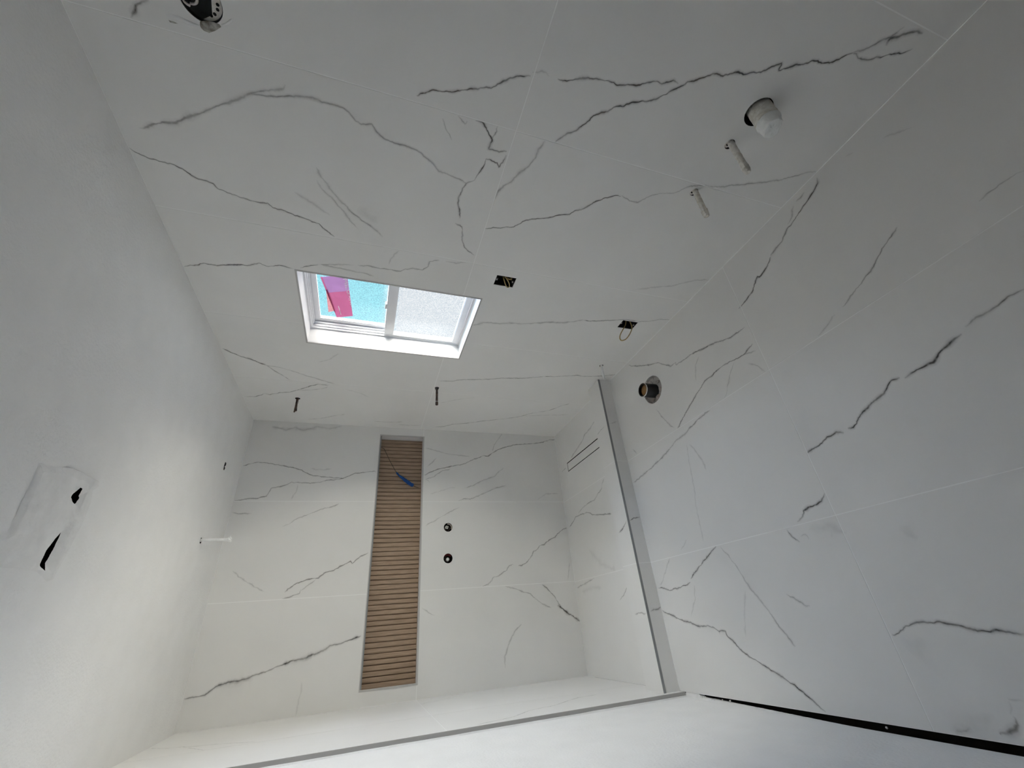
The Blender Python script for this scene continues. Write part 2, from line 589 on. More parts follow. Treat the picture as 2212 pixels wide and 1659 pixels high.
# floor
DR = (1.430, 1.506, CY1, -0.170)        # linear drain cut-out
bm = panel_bm('F', 0.0, W + 0.01, YR, -0.95, (), [FLANGE], GN, 0.14)
bm2 = panel_bm('F', 0.0, W + 0.01, -0.95, 0.01, [DR], (), GN, 0.14)
tmp = bpy.data.meshes.new('tmp')
bm2.to_mesh(tmp)
bm2.free()
bm.from_mesh(tmp)
bpy.data.meshes.remove(tmp)
floor = tag(done('floor', bm, 'grout'), 'marble tiled bathroom floor', kind='structure')
FX = [0.0, 0.604, 1.216, W]
FY = [YR, -3.385, -2.158, CY0]
for i in range(3):
    for j in range(3):
        tile('F', FX[i], FX[i + 1], FY[j], FY[j + 1], floor, (), [FLANGE])
for i in range(2):
    tile('F', FX[i], FX[i + 1], CY1, 0.0, floor)
x2 = FX[2]
poly_tile('F', [(x2, 0.0), (W, 0.0), (DR[1], DR[3]), (DR[0], DR[3])], floor)
poly_tile('F', [(x2, 0.0), (DR[0], DR[3]), (DR[0], CY1), (x2, CY1)], floor)
poly_tile('F', [(DR[1], DR[3]), (W, 0.0), (W, CY1), (DR[1], CY1)], floor)
# dark slot between floor tile and painted wall, with plaster crumbs near the curb
box('expansion_gap', XL - 0.14, 0.0, YR, 0.0, -0.06, -0.05, 'void', floor)
box('gap_back', XL - 0.15, XL - 0.13, YR, 0.0, -0.06, 0.006, 'void', floor)
bm = bmesh.new()
for i in range(26):
    y = YT - 0.005 - i * 0.0055
    r = random.uniform(0.002, 0.004)
    c = Vector((XL + 0.010 + random.uniform(-0.003, 0.003), y, -0.003 + random.uniform(-0.003, 0.001)))
    s = bmesh.ops.create_icosphere(bm, subdivisions=1, radius=r)
    for v in s['verts']:
        v.co = c + v.co * random.uniform(0.7, 1.2)
for y in (-1.24, -1.262, -1.31, -1.36, -2.02):
    c = Vector((XL + 0.008 + random.uniform(-0.003, 0.004), y, -0.003))
    s = bmesh.ops.create_icosphere(bm, subdivisions=1, radius=0.0045)
    for v in s['verts']:
        v.co = c + v.co * random.uniform(0.6, 1.2)
o = done('plaster_crumbs', bm, 'rough_plaster', floor)
o['kind'] = 'stuff'
bm = bmesh.new()
prev = None
for i in range(75):
    y = YT - i * 0.02 * 0.6
    w_ = 0.0195 if i < 9 else 0.0085 * max(0.0, 1 - (i - 9) / 62)
    w_ = max(0.0004, w_ + (0.0016 * noise.noise(Vector((y * 60, 0, 4))) if i > 7 else 0))
    fd = min(1.0, max(0.0, 1 - (i - 9) / 62))
    zt_ = 0.006 - 0.009 * fd + 0.003 * fd * noise.noise(Vector((y * 70, 2, 0)))
    row = [bm.verts.new(c) for c in ((XL, y, 0.007), (XL + w_ * 0.8, y, zt_), (XL + w_, y, zt_ - 0.004 * fd), (XL + w_ * 0.8, y, 0.006 - 0.036 * fd))]
    if prev:
        for k in range(3):
            bm.faces.new([prev[k], row[k], row[k + 1], prev[k + 1]])
    prev = row
done('plaster_edge', bm, 'rough_plaster', wall_left)

# ------------------------------------------------------------------ window
win = tag(empty('window_1', (W + 0.10, (WY0 + WY1) / 2, WZ0)), 'white vinyl window with two obscured panes in a tiled reveal', kind='structure')
RD = 0.100
t = 0.010
# metal edge strip around the opening
for (a, b, c, d) in ((WY0 - 0.007, WY1 + 0.007, WZ1 - 0.001, WZ1 + 0.007), (WY0 - 0.007, WY1 + 0.007, WZ0 - 0.007, WZ0 + 0.001),
                     (WY0 - 0.007, WY0 + 0.001, WZ0, WZ1), (WY1 - 0.001, WY1 + 0.007, WZ0, WZ1)):
    box('edge_trim', W - 0.0015, W + 0.004, a, b, c, d, 'steel', win)
# reveal slabs
box('reveal', W + 0.003, W + RD, WY0 - 0.012, WY1 + 0.012, WZ1 - 0.001, WZ1 + t, 'reveal', win)
box('sill', W + 0.003, W + RD, WY0 - 0.012, WY1 + 0.012, WZ0 - t, WZ0 + 0.001, 'reveal', win)
box('reveal', W + 0.003, W + RD, WY1 - 0.001, WY1 + t, WZ0, WZ1, 'reveal', win)
box('reveal', W + 0.003, W + RD, WY0 - t, WY0 + 0.001, WZ0, WZ1, 'reveal', win)


def ring(name, x0, x1, y0, y1, z0, z1, wl, m, parent, wt=None, wb=None, bev=0.0015):
    wt = wl if wt is None else wt
    wb = wl if wb is None else wb
    box(name, x0, x1, y0, y0 + wl, z0, z1, m, parent, bev)
    box(name, x0, x1, y1 - wl, y1, z0, z1, m, parent, bev)
    box(name, x0, x1, y0 + wl, y1 - wl, z1 - wt, z1, m, parent, bev)
    box(name, x0, x1, y0 + wl, y1 - wl, z0, z0 + wb, m, parent, bev)


MZ0, MZ1 = 1.528, 1.578         # meeting rail
ring('frame', W + RD, W + RD + 0.026, WY0 - 0.02, WY1 + 0.02, WZ0 - 0.02, WZ1 + 0.02, 0.030, 'vinyl', win)
ring('frame', W + RD + 0.026, W + RD + 0.074, WY0 - 0.02, WY1 + 0.02, MZ0 + 0.004, WZ1 + 0.02, 0.030, 'vinyl', win, None, 0.012)
ring('frame_stop', W + RD + 0.012, W + RD + 0.022, WY0 + 0.008, WY1 - 0.008, MZ1 - 0.02, WZ1 - 0.008, 0.008, 'vinyl', win)
ring('frame_stop', W + RD + 0.030, W + RD + 0.040, WY0 + 0.008, WY1 - 0.008, MZ1 - 0.02, WZ1 - 0.008, 0.013, 'vinyl', win)
up = ('sash', W + RD + 0.045, W + RD + 0.070)
ring('upper_sash', up[1], up[2], WY0 + 0.010, WY1 - 0.010, MZ0 + 0.005, WZ1 - 0.010, 0.030, 'vinyl', win, 0.036, 0.03)
ring('glazing_bead', up[1] + 0.003, up[1] + 0.012, WY0 + 0.038, WY1 - 0.038, MZ1 - 0.004, WZ1 - 0.044, 0.006, 'vinyl', win, bev=0.0)
lo = (W + RD + 0.004, W + RD + 0.034)
ring('lower_sash', lo[0], lo[1], WY0 + 0.004, WY1 - 0.004, WZ0 + 0.012, MZ1, 0.020, 'vinyl', win, MZ1 - MZ0, 0.033)
ring('glazing_bead', lo[0] + 0.006, lo[0] + 0.014, WY0 + 0.022, WY1 - 0.022, WZ0 + 0.043, MZ0 + 0.002, 0.005, 'vinyl', win, bev=0.0)
box('finger_rail', lo[0] - 0.004, lo[0] + 0.006, WY0 + 0.02, WY1 - 0.02, MZ1 - 0.010, MZ1, 'vinyl', win, 0.001)
lk = box('sash_lock', lo[0] - 0.008, lo[0] + 0.012, -1.40, -1.36, MZ1, MZ1 + 0.010, 'vinyl', win, 0.002)
PX_U = W + RD + 0.058
PX_L = W + RD + 0.018
box('pane', PX_U, PX_U + 0.003, WY0 + 0.035, WY1 - 0.035, MZ1 - 0.02, WZ1 - 0.04, 'glass', win)
box('pane', PX_L, PX_L + 0.003, WY0 + 0.02, WY1 - 0.02, WZ0 + 0.04, MZ0 + 0.01, 'glass', win)


# stickers on the upper pane (placed from the photograph on the pane's plane)
def quad(name, pts, m, parent, th=0.0004):
    bm = bmesh.new()
    vs = [bm.verts.new(p) for p in pts]
    bm.faces.new(vs)
    g = bmesh.ops.extrude_face_region(bm, geom=list(bm.faces))
    bmesh.ops.translate(bm, verts=[e for e in g['geom'] if isinstance(e, bmesh.types.BMVert)], vec=(th, 0, 0))
    return done(name, bm, m, parent)


xs = PX_U - 0.0012
A, B, C_, D = [ray(px, py, 0, xs) for px, py in ((692, 598.5), (750, 594), (762, 682.5), (727.5, 686))]
st = tag(empty('window_sticker', D), 'magenta and purple film sticker on the upper window pane', 'sticker')


def lerp(s, q, off=0.0):
    """s along the short side A->B, q along the long side A->D"""
    p = (A * (1 - s) + B * s) * (1 - q) + (D * (1 - s) + C_ * s) * q
    return Vector((p.x - off, p.y, p.z))


quad('film', [lerp(0, 0.36), lerp(1, 0.36), lerp(1, 1), lerp(0, 1)], 'st_red', st)
quad('film_border', [lerp(0, 0), lerp(0.07, 0), lerp(0.07, 0.36), lerp(0, 0.36)], 'st_red', st)
quad('printed_band', [lerp(0.07, 0), lerp(1, 0), lerp(1, 0.36), lerp(0.07, 0.36)], 'st_purple', st)
quad('printed_line', [lerp(0.30, 0.70, .0005), lerp(0.335, 0.70, .0005), lerp(0.335, 0.93, .0005), lerp(0.30, 0.93, .0005)], 'st_white', st, 0.0002)
tcv = bpy.data.curves.new('lettering', 'FONT')
tcv.body = 'MILGARD'
tcv.size = 1.0
tob = bpy.data.objects.new('tmp_text', tcv)
COL.objects.link(tob)
bpy.context.view_layer.update()
tme = bpy.data.meshes.new_from_object(tob.evaluated_get(bpy.context.evaluated_depsgraph_get()))
bpy.data.objects.remove(tob)
wtx = max(v.co.x for v in tme.vertices)
for v in tme.vertices:          # reads from outside: letters run down the long side, feet at the near edge
    q_ = v.co.x / wtx
    v.co = lerp(min(0.985, 0.985 + 0.16 * q_ - 0.17 * (1 - v.co.y / 0.75)), 0.06 + 0.72 * q_, 0.0010)
lt = link('lettering', tme, 'st_white', st)
x2s = PX_U + 0.0036
q2 = [ray(px, py, 0, x2s) for px, py in ((703.8, 624), (708, 623.5), (725, 671.5), (709.5, 674))]
s2 = tag(quad('window_sticker', q2, 'st_orange', None), 'coral sticker half hidden behind the magenta one on the pane', 'sticker')

# ------------------------------------------------------------------ niche
ni = tag(empty('shower_niche', ((NX0 + NX1) / 2, 0.0, NZ0)), 'long wall niche lined with brown wood-look slats', 'niche')
ND0 = ND + 0.012
box('back_panel', NX0 - 0.01, NX1 + 0.01, ND - 0.002, ND0, NZ0 - 0.01, NZ1 + 0.01, 'groove', ni)
box('side_lining', NX0 - 0.012, NX0 + 0.001, 0.001, ND0, NZ0, NZ1, 'reveal', ni)
box('side_lining', NX1 - 0.001, NX1 + 0.012, 0.001, ND0, NZ0, NZ1, 'reveal', ni)
box('bottom_lining', NX0 - 0.012, NX1 + 0.012, 0.001, ND0, NZ0 - 0.012, NZ0 + 0.001, 'reveal', ni)
box('top_lining', NX0 - 0.012, NX1 + 0.012, 0.001, ND0, NZ1 - 0.001, NZ1 + 0.012, 'reveal', ni)
fw = 0.010
box('frame_trim', NX0, NX1, -0.003, 0.004, NZ0 - 0.003, NZ0 + fw - 0.002, 'steel', ni, 0.0005)
box('frame_trim', NX0 - 0.001, NX0 + fw, -0.0032, 0.004, NZ0 - 0.003, NZ1 + 0.004, 'steel', ni, 0.0005)
box('frame_trim', NX1 - fw, NX1 + 0.001, -0.0032, 0.004, NZ0 - 0.003, NZ1 + 0.004, 'steel', ni, 0.0005)
box('frame_trim', NX0, NX1, -0.003, 0.004, NZ1 - 0.002, NZ1 + 0.004, 'steel', ni, 0.0005)
box('light_channel', NX0 + fw, NX1 - fw, 0.004, 0.020, NZ1 - 0.010, NZ1, 'dark_trim', ni)
NS = 54
pt = (NX1 - NX0) / NS


def slat_mesh(w_):
    bm = bmesh.new()
    prof = [(-w_ / 2, 0.004), (-w_ / 2, -0.002), (-w_ / 2 + 0.0025, -0.0048), (-w_ * 0.2, -0.006), (w_ * 0.2, -0.006), (w_ / 2 - 0.0025, -0.0048), (w_ / 2, -0.002), (w_ / 2, 0.004)]
    a = [bm.verts.new((x, y, 0)) for x, y in prof]
    b = [bm.verts.new((x, y, NZ1 - NZ0)) for x, y in prof]
    n = len(prof)
    for i in range(n):
        bm.faces.new([a[i], a[(i + 1) % n], b[(i + 1) % n], b[i]])
    bm.faces.new(a[::-1])
    bm.faces.new(b)
    bmesh.ops.recalc_face_normals(bm, faces=bm.faces)
    me = bpy.data.meshes.new('slat')
    bm.to_mesh(me)
    bm.free()
    me.materials.append(MT['wood'])
    return me


SM = [slat_mesh(pt - g) for g in (0.0032, 0.0042, 0.0055)]
for i in range(NS):
    o = bpy.data.objects.new('slat', SM[(i * 7 + i // 3) % 3])
    COL.objects.link(o)
    o.parent = ni
    o.matrix_parent_inverse = ni.matrix_world.inverted()
    o.location = (NX0 + pt * (i + 0.5), ND - 0.001 - 0.0012 * ((i * 5) % 3), NZ0)

# cable with blue tape hanging in the niche
yc = ND - 0.024
cab = [ray(px, py, 1, yc) for px, py in ((823.5, 967), (829, 969), (832, 974), (840, 991), (849, 1008), (856, 1020), (862, 1027), (870, 1033), (884, 1044), (893, 1049), (898, 1052), (904, 1053.5))]
cb = tag(empty('light_strip_cable', cab[0]), 'thin dark cable end wrapped with blue tape in the slatted niche', 'cable')
done('wire', tube_bm(smooth_pts(cab, 4), 0.0019, 8), 'wire', cb, True)
tp = smooth_pts([cab[5], cab[6], cab[7], cab[8], cab[9]], 5)
tr_ = [0.004, 0.006, 0.009, 0.0085, 0.007, 0.008, 0.010, 0.011, 0.012, 0.0125, 0.013, 0.0145, 0.015, 0.0155, 0.016, 0.0165, 0.0165, 0.016, 0.0155, 0.0145, 0.012]
done('tape_wrap', tube_bm(tp, [r * 0.85 * random.uniform(0.85, 1.1) for r in tr_[:len(tp)]], 10), 'blue_tape', cb)

# ------------------------------------------------------------------ shower curb
cu = tag(empty('shower_curb', (W / 2, (CY0 + CY1) / 2, 0)), 'low marble clad curb between shower floor and bathroom floor', 'curb')
box('core', 0.0, W, CY0 + 0.0012, CY1 - 0.0012, -0.001, CH - 0.0012, 'grout', cu)
CX = [0.0, 0.604, 1.216, W]
for i in range(3):
    o = tile('T', CX[i], CX[i + 1], CY0 + 0.002, CY1, cu, th=0.0105, name='top_slab')
    o = tile('K', CX[i], CX[i + 1], 0.0, CH - 0.012, cu, th=0.009, name='front_slab')
box('back_slab', 0.0, W, CY1 - 0.008, CY1, 0.0, CH - 0.011, 'tile', cu)
box('edge_trim', 0.0, W, CY0 - 0.0022, CY0 + 0.003, CH - 0.0125, CH + 0.0005, 'dark_trim', cu, 0.0008)

# ------------------------------------------------------------------ linear drain
dr = tag(empty('linear_drain', (DR[0], DR[3], 0)), 'narrow linear shower drain with a tile insert and black slots', 'drain')
box('channel', DR[0] - 0.002, DR[1] + 0.002, DR[2], DR[3] + 0.002, -0.05, -0.012, 'slot', dr)
for (a, b, c, d) in ((DR[0], DR[0] + 0.0022, DR[2], DR[3]), (DR[1] - 0.0022, DR[1], DR[2], DR[3]), (DR[0], DR[1], DR[3] - 0.0022, DR[3])):
    box('channel_edge', a, b, c, d, -0.03, -0.0003, 'slot', dr)
box('insert_tray', DR[0] + 0.0062, DR[1] - 0.0068, DR[2], DR[3] - 0.0048, -0.014, -0.0016, 'slot', dr)
box('tile_insert', DR[0] + 0.0062, DR[1] - 0.0068, DR[2], DR[3] - 0.0048, -0.0016, -0.0003, 'tile', dr)

# ------------------------------------------------------------------ toilet waste pipe in the floor
fp = tag(empty('toilet_waste_pipe', (FLANGE[0], FLANGE[1], 0)), 'short black waste pipe with a brown plug standing in a round floor hole', 'pipe')
lathe('mortar_bed', 'F', FLANGE[0], FLANGE[1], [(FLANGE[2] + 0.001, 0.0 - 0.004), (FLANGE[2] - 0.004, -0.018), (0.055, -0.022), (0.038, -0.016), (0.030, -0.020)], 'bed', fp, 36, False, 0.05)
PU, PV = FLANGE[0] - 0.006, FLANGE[1] + 0.006
lathe('pipe', 'F', PU, PV, [(0.043, -0.09), (0.043, 0.066), (0.0425, 0.068), (0.037, 0.068), (0.0365, 0.066), (0.0365, 0.03)], 'black', fp, 36)
lathe('rim', 'F', PU, PV, [(0.0434, 0.064), (0.0438, 0.0685), (0.0415, 0.0692), (0.041, 0.0675)], 'tape', fp, 36, True, 0.015)
lathe('plug', 'F', PU, PV, [(0.0366, 0.046), (0.034, 0.052), (0.020, 0.055), (0.0, 0.054)], 'cork', fp, 28, True, 0.01)
for (a, r) in ((2.6, 0.012), (3.4, 0.018), (4.3, 0.014), (5.2, 0.010)):
    bm = bmesh.new()
    bmesh.ops.create_icosphere(bm, subdivisions=2, radius=r)
    for v in bm.verts:
        v.co = Vector((FLANGE[0] + 0.060 * math.cos(a), FLANGE[1] + 0.060 * math.sin(a), -0.014)) + Vector((v.co.x, v.co.y, v.co.z * 0.6)) * (1 + 0.5 * noise.noise(v.co * 60 + Vector((a, 0, 0))))
    done('mortar_lump', bm, 'pinkplaster', fp)

# ------------------------------------------------------------------ shower valves
v1 = tag(empty('shower_valve', (VALVES[0][0], 0, VALVES[0][1])), 'rough-in shower valve with a square white stem in its tile hole', 'valve', 'shower valves under the niche')
v2 = tag(empty('shower_valve', (VALVES[1][0], 0, VALVES[1][1])), 'rough-in shower valve with dark red ring and round white stem', 'valve', 'shower valves under the niche')
for k, (vv, root) in enumerate(((VALVES[0], v1), (VALVES[1], v2))):
    x, z, r = vv
    lathe('dark_hole_cup', 'B', x, z, [(r - 0.0006, -0.002), (r - 0.0006, -0.09), (0, -0.09)], 'void', root)  # added black cup; its colour makes the tile hole dark
    lathe('valve_body', 'B', x - 0.002, z + 0.002, [(0.021, -0.085), (0.021, -0.030), (0.017, -0.026), (0.012, -0.026), (0.011, -0.018), (0.0, -0.018)], 'black', root)
    lathe('valve_ring', 'B', x - 0.002, z + 0.002, [(0.0185, -0.030), (0.0195, -0.024), (0.0160, -0.022), (0.0155, -0.028)], 'rust', root)
x, z, r = VALVES[0]
bm = bmesh.new()
add_box(bm, -0.0095, 0.0095, 0.002, 0.03, -0.0105, 0.0105, 0.002)
bmesh.ops.rotate(bm, verts=bm.verts, cent=(0, 0, 0), matrix=Matrix.Rotation(math.radians(18), 3, 'Y'))
bmesh.ops.translate(bm, verts=bm.verts, vec=(x + 0.002, 0.006, z + 0.008))
stem = done('stem', bm, 'valve_white', v1)
lathe('stem_socket', 'B', x + 0.002, z + 0.008, [(0.0045, -0.0075), (0.0, -0.0075)], 'grey_box', v1, 14)
bm = bmesh.new()
f = FR['B']
ang = [(-1.0 + 2.2 * i / 12) for i in range(13)]
inner = [(x + (r - 0.010 - 0.004 * noise.noise(Vector((a * 4, 1, 0)))) * -math.sin(a - 0.4 + math.pi * 0.5 - 1.9), z - (r - 0.009) * math.cos(a - 0.4 + math.pi * 0.5 - 1.9)) for a in ang]
outer = [(x + r * -math.sin(a - 0.4 + math.pi * 0.5 - 1.9), z - r * math.cos(a - 0.4 + math.pi * 0.5 - 1.9)) for a in ang]
for i in range(12):
    bm.faces.new([bm.verts.new(f(*q, n)) for q, n in ((outer[i], -0.009), (outer[i + 1], -0.009), (inner[i + 1], -0.014), (inner[i], -0.014))])
done('board_edge', bm, 'pinkplaster', v1)
x, z, r = VALVES[1]
lathe('stem', 'B', x - 0.005, z + 0.001, [(0.0118, -0.03), (0.0118, -0.010), (0.0095, -0.006), (0.004, -0.0055), (0.0, -0.008)], 'valve_white', v2, 20)
bm = bmesh.new()
for i in range(12):
    a0, a1 = math.radians(35 + 110 * i / 12 - 90), math.radians(35 + 110 * (i + 1) / 12 - 90)
    q = [(r * math.cos(a0), r * math.sin(a0)), (r * math.cos(a1), r * math.sin(a1)), (r * 0.62 * math.cos(a1), r * 0.70 * math.sin(a1)), (r * 0.62 * math.cos(a0), r * 0.70 * math.sin(a0))]
    bm.faces.new([bm.verts.new(f(x + c, z + s, -0.016)) for c, s in q])
done('collar', bm, 'red_plastic', v2)


# ------------------------------------------------------------------ pipe stubs
def rough_tube(p0, d, L, r, n=14, amp=0.12, seg=14, end=None):
    pts, rr = [], []
    for i in range(n + 1):
        s = i / n
        pts.append(Vector(p0) + Vector(d) * (L * s))
        rr.append(r * (1 + amp * random.uniform(-1, 1)))
    if end:
        for k, e in enumerate(end):
            rr[-len(end) + k] = r * e
    return tube_bm(pts, rr, seg)


wp = tag(empty('sink_waste_pipe', (W, WASTE[0], WASTE[1])), 'thick stub of waste pipe wrapped in whitish tape on the tiled wall', 'pipe')
lathe('dark_hole_cup', 'R', WASTE[0], WASTE[1], [(0.0464, -0.001), (0.0464, -0.07), (0, -0.07)], 'void', wp)  # black cup added behind the tile, shade of the hole is its colour
c = FR['R'](WASTE[0] - 0.004, WASTE[1] - 0.006, -0.05)
done('pipe', rough_tube(c, (-1, 0, 0), 0.115, 0.0375, 16, 0.025, 26), 'tape', wp, True)
bm = bmesh.new()
rings = []
for i, (r, n, sq) in enumerate(((0.0375, 0.064, 0), (0.0385, 0.069, 0.05), (0.036, 0.079, 0.3), (0.034, 0.092, 0.6), (0.033, 0.104, 0.9), (0.030, 0.107, 0.9), (0.012, 0.104, 0.9), (0.0, 0.105, 0.9))):
    if r == 0:
        rings.append([bm.verts.new(FR['R'](WASTE[0] - 0.004, WASTE[1] - 0.006, n))])
        continue
    rg = []
    for k in range(26):
        a = 2 * math.pi * k / 26
        e = 1 - 0.42 * sq * abs(math.sin(a + 0.7)) ** 2
        q = r * (1 + 0.04 * random.uniform(-1, 1))
        rg.append(bm.verts.new(FR['R'](WASTE[0] - 0.004 + q * math.cos(a) * (1.0), WASTE[1] - 0.006 + q * math.sin(a) * e, n + 0.003 * random.uniform(-1, 1))))
    rings.append(rg)
for i in range(len(rings) - 1):
    for k in range(26):
        if len(rings[i + 1]) == 1:
            bm.faces.new([rings[i][k], rings[i][(k + 1) % 26], rings[i + 1][0]])
        else:
            bm.faces.new([rings[i][k], rings[i][(k + 1) % 26], rings[i + 1][(k + 1) % 26], rings[i + 1][k]])
done('wrapped_end', bm, 'white_tape', wp, True)

for k, (y, z, L) in enumerate(SUP):
    lab = ('long taped water supply stub beside the thick waste pipe', 'shorter taped water supply stub at a tile joint away from the waste pipe')[k]
    sp = tag(empty('supply_pipe', (W, y, z)), lab, 'pipe', 'sink water supply stubs')
    R0 = R_CIRC[1 + k][2]
    lathe('dark_hole_cup', 'R', y, z, [(R0 - 0.0006, -0.001), (R0 - 0.0006, -0.06), (0, -0.06)], 'void', sp)
    dy, dz = -0.003, -0.004
    done('pipe', rough_tube(FR['R'](y + dy, z + dz, -0.05), (-1, 0, 0), L + 0.05, 0.0112 if k == 0 else 0.0108, 26, 0.06, 14), 'tape', sp, True)
    lathe('plaster_collar', 'R', y + 0.003, z + 0.005, [(0.0145, -0.008), (0.0125, -0.004), (0.006, -0.003)], 'tape', sp, 16, False, 0.1)
    bm = rough_tube(FR['R'](y + dy, z + dz, L - 0.030), (-1, 0, 0), 0.033, 0.0125, 5, 0.10, 12, (0.9, 0.55))
    done('end_wrap', bm, 'tape', sp)

wc = tag(empty('supply_pipe', (W, WCS[0], WCS[1])), 'thin white supply stub low on the wall beside the shower curb', 'pipe')
lathe('dark_hole_cup', 'R', WCS[0], WCS[1], [(0.0129, -0.001), (0.0129, -0.06), (0, -0.06)], 'void', wc)
done('pipe', rough_tube(FR['R'](WCS[0] - 0.001, WCS[1] + 0.001, -0.05), (-1, 0, 0), 0.164, 0.0078, 14, 0.05, 12), 'white_tape', wc, True)
done('end_wrap', rough_tube(FR['R'](WCS[0] - 0.001, WCS[1] + 0.001, 0.100), (-1, 0, 0), 0.018, 0.0088, 4, 0.1, 12, (0.8, 0.5)), 'white_tape', wc, True)

for k, (y, z, L) in enumerate(IRON):
    lab = ('straight dark iron pipe stub with a collar at the height of the niche', 'ragged dark iron pipe stub high in the shower near the ceiling')[k]
    ip = tag(empty('shower_pipe', (W, y, z)), lab, 'pipe', 'dark shower pipe stubs')
    R0 = R_CIRC[4 + k][2]
    lathe('dark_hole_cup', 'R', y, z, [(R0 - 0.0006, -0.001), (R0 - 0.0006, -0.06), (0, -0.06)], 'void', ip)
    done('pipe', rough_tube(FR['R'](y, z, -0.05), (-1, 0, 0), L + 0.05, 0.0078, 26, 0.07, 14), 'rust', ip, True)
    if k == 0:
        lathe('collar', 'R', y, z, [(0.0145, -0.008), (0.0145, 0.004), (0.011, 0.012), (0.008, 0.014)], 'box_steel', ip, 6, False)
        lathe('end_cap', 'R', y, z, [(0.0092, L - 0.020), (0.0095, L - 0.016), (0.0095, L), (0.007, L + 0.002), (0.0, L + 0.002)], 'rust', ip, 14)
        lathe('thread_band', 'R', y, z, [(0.0086, L - 0.026), (0.0088, L - 0.022)], 'zinc', ip, 14)
    else:
        bm = bmesh.new()
        for i in range(7):
            a = random.uniform(0, 6.28)
            n = 0.03 + 0.009 * i
            cc = FR['R'](y - 0.006, z - 0.006 + 0.002 * math.sin(a), n)
            s = bmesh.ops.create_icosphere(bm, subdivisions=1, radius=0.0035)
            for v in s['verts']:
                v.co = cc + v.co * random.uniform(0.6, 1.4)
        done('sealant', bm, 'dirty_plaster', ip)
        done('torn_end', tube_bm([FR['R'](y + 0.002, z + 0.002, L - 0.02), FR['R'](y + 0.004, z + 0.006, L + 0.008)], [0.007, 0.004], 10), 'rust', ip)
        done('torn_end', tube_bm([FR['R'](y - 0.003, z - 0.004, L - 0.03), FR['R'](y - 0.006, z - 0.010, L)], [0.005, 0.0022], 8), 'rust', ip)

# rain shower stub in the ceiling
rp_ = tag(empty('ceiling_shower_pipe', (RAIN[0], RAIN[1], H)), 'white wrapped pipe stub hanging from the shower ceiling', 'pipe')
lathe('dark_ceiling_cup', 'C', RAIN[0], RAIN[1], [(0.0154, -0.001), (0.0154, -0.05), (0, -0.05)], 'void', rp_)  # black cup added so the ceiling hole is dark by colour
done('pipe', rough_tube(FR['C'](RAIN[0] + 0.002, RAIN[1], -0.04), (0, 0, -1), 0.18, 0.0085, 22, 0.09, 12), 'white_tape', rp_)
bm = bmesh.new()
e0 = FR['C'](RAIN[0] + 0.002, RAIN[1], 0.132)
for (dx, dy, dz, r) in ((0, 0, 0, 0.011), (0.006, 0.002, -0.006, 0.008), (-0.007, 0.0, -0.009, 0.007), (0.016, 0.0, -0.006, 0.004), (0.011, 0.0, -0.004, 0.005)):
    s = bmesh.ops.create_icosphere(bm, subdivisions=2, radius=r)
    for v in s['verts']:
        v.co = e0 + Vector((dx, dy, dz)) + v.co * (1 + 0.5 * noise.noise(v.co * 200))
done('crumpled_end', bm, 'white_tape', rp_)

# ------------------------------------------------------------------ electrical boxes
for k, (y0, y1, z0, z1) in enumerate(EBOX):
    lab = ('steel outlet box in the wall with the cable folded inside', 'steel outlet box near the floor with a cable loop hanging out')[k]
    eb = tag(empty('outlet_box', (W, (y0 + y1) / 2, z0)), lab, 'outlet box', 'open outlet boxes in the tiled wall')
    x0, x1 = W + 0.002, W + 0.060
    box('box_back', x1 - 0.002, x1, y0, y1, z0, z1, 'void', eb)
    box('box_side', x0, x1, y0 + 0.0002, y0 + 0.002, z0, z1, 'box_steel', eb)
    box('box_side', x0, x1, y1 - 0.002, y1 - 0.0002, z0, z1, 'box_steel', eb)
    box('box_side', x0, x1, y0, y1, z0 + 0.0002, z0 + 0.002, 'box_steel', eb)
    box('box_side', x0, x1, y0, y1, z1 - 0.002, z1 - 0.0002, 'box_steel', eb)
    ym = (y0 + y1) / 2
    for zz, s in ((z0 + 0.002, 1), (z1 - 0.002, -1)):
        box('screw_ear', x0 + 0.004, x0 + 0.006, ym - 0.010, ym + 0.010, zz, zz + s * 0.012, 'box_steel', eb)
        lathe('screw', 'R', ym, zz + s * 0.007, [(0.0038, -0.006), (0.0034, -0.0035), (0.0, -0.003)], 'zinc', eb, 12)
    if k == 0:
        a = [(1087, 598, 0.030), (1088.5, 603, 0.004), (1091, 612, -0.010), (1095, 620, -0.016), (1100, 619, -0.014), (1099.5, 611, -0.008), (1094, 601, 0.0), (1092, 599, 0.018)]
        pts = [ray(px, py, 0, W + d) for px, py, d in a]
        done('cable', tube_bm(smooth_pts(pts, 6), 0.0042, 10, flat=0.6), 'cable', eb, True)
        a = [(1091, 598, 0.035), (1094, 599.5, 0.012), (1099, 603, 0.002), (1105, 603, 0.006), (1104, 599, 0.03)]
        pts = [ray(px, py, 0, W + d) for px, py, d in a]
        done('cable', tube_bm(smooth_pts(pts, 6), 0.0042, 10, flat=0.6), 'cable', eb, True)
    else:
        yy = -1.636
        a = [(1353.5, 694), (1351, 702), (1345, 713), (1340, 723), (1339, 730), (1341, 734.5), (1345, 735.5), (1352, 732.5), (1359, 724), (1364, 713), (1364.5, 704), (1360, 696)]
        pts = [ray(px, py, 1, yy) for px, py in a]
        pts = [Vector((W + 0.04, yy, pts[0].z))] + pts[1:-1] + [Vector((W + 0.04, yy, pts[-1].z))]
        done('cable', tube_bm(smooth_pts(pts, 6), 0.0040, 10, flat=0.7), 'cable', eb, True)

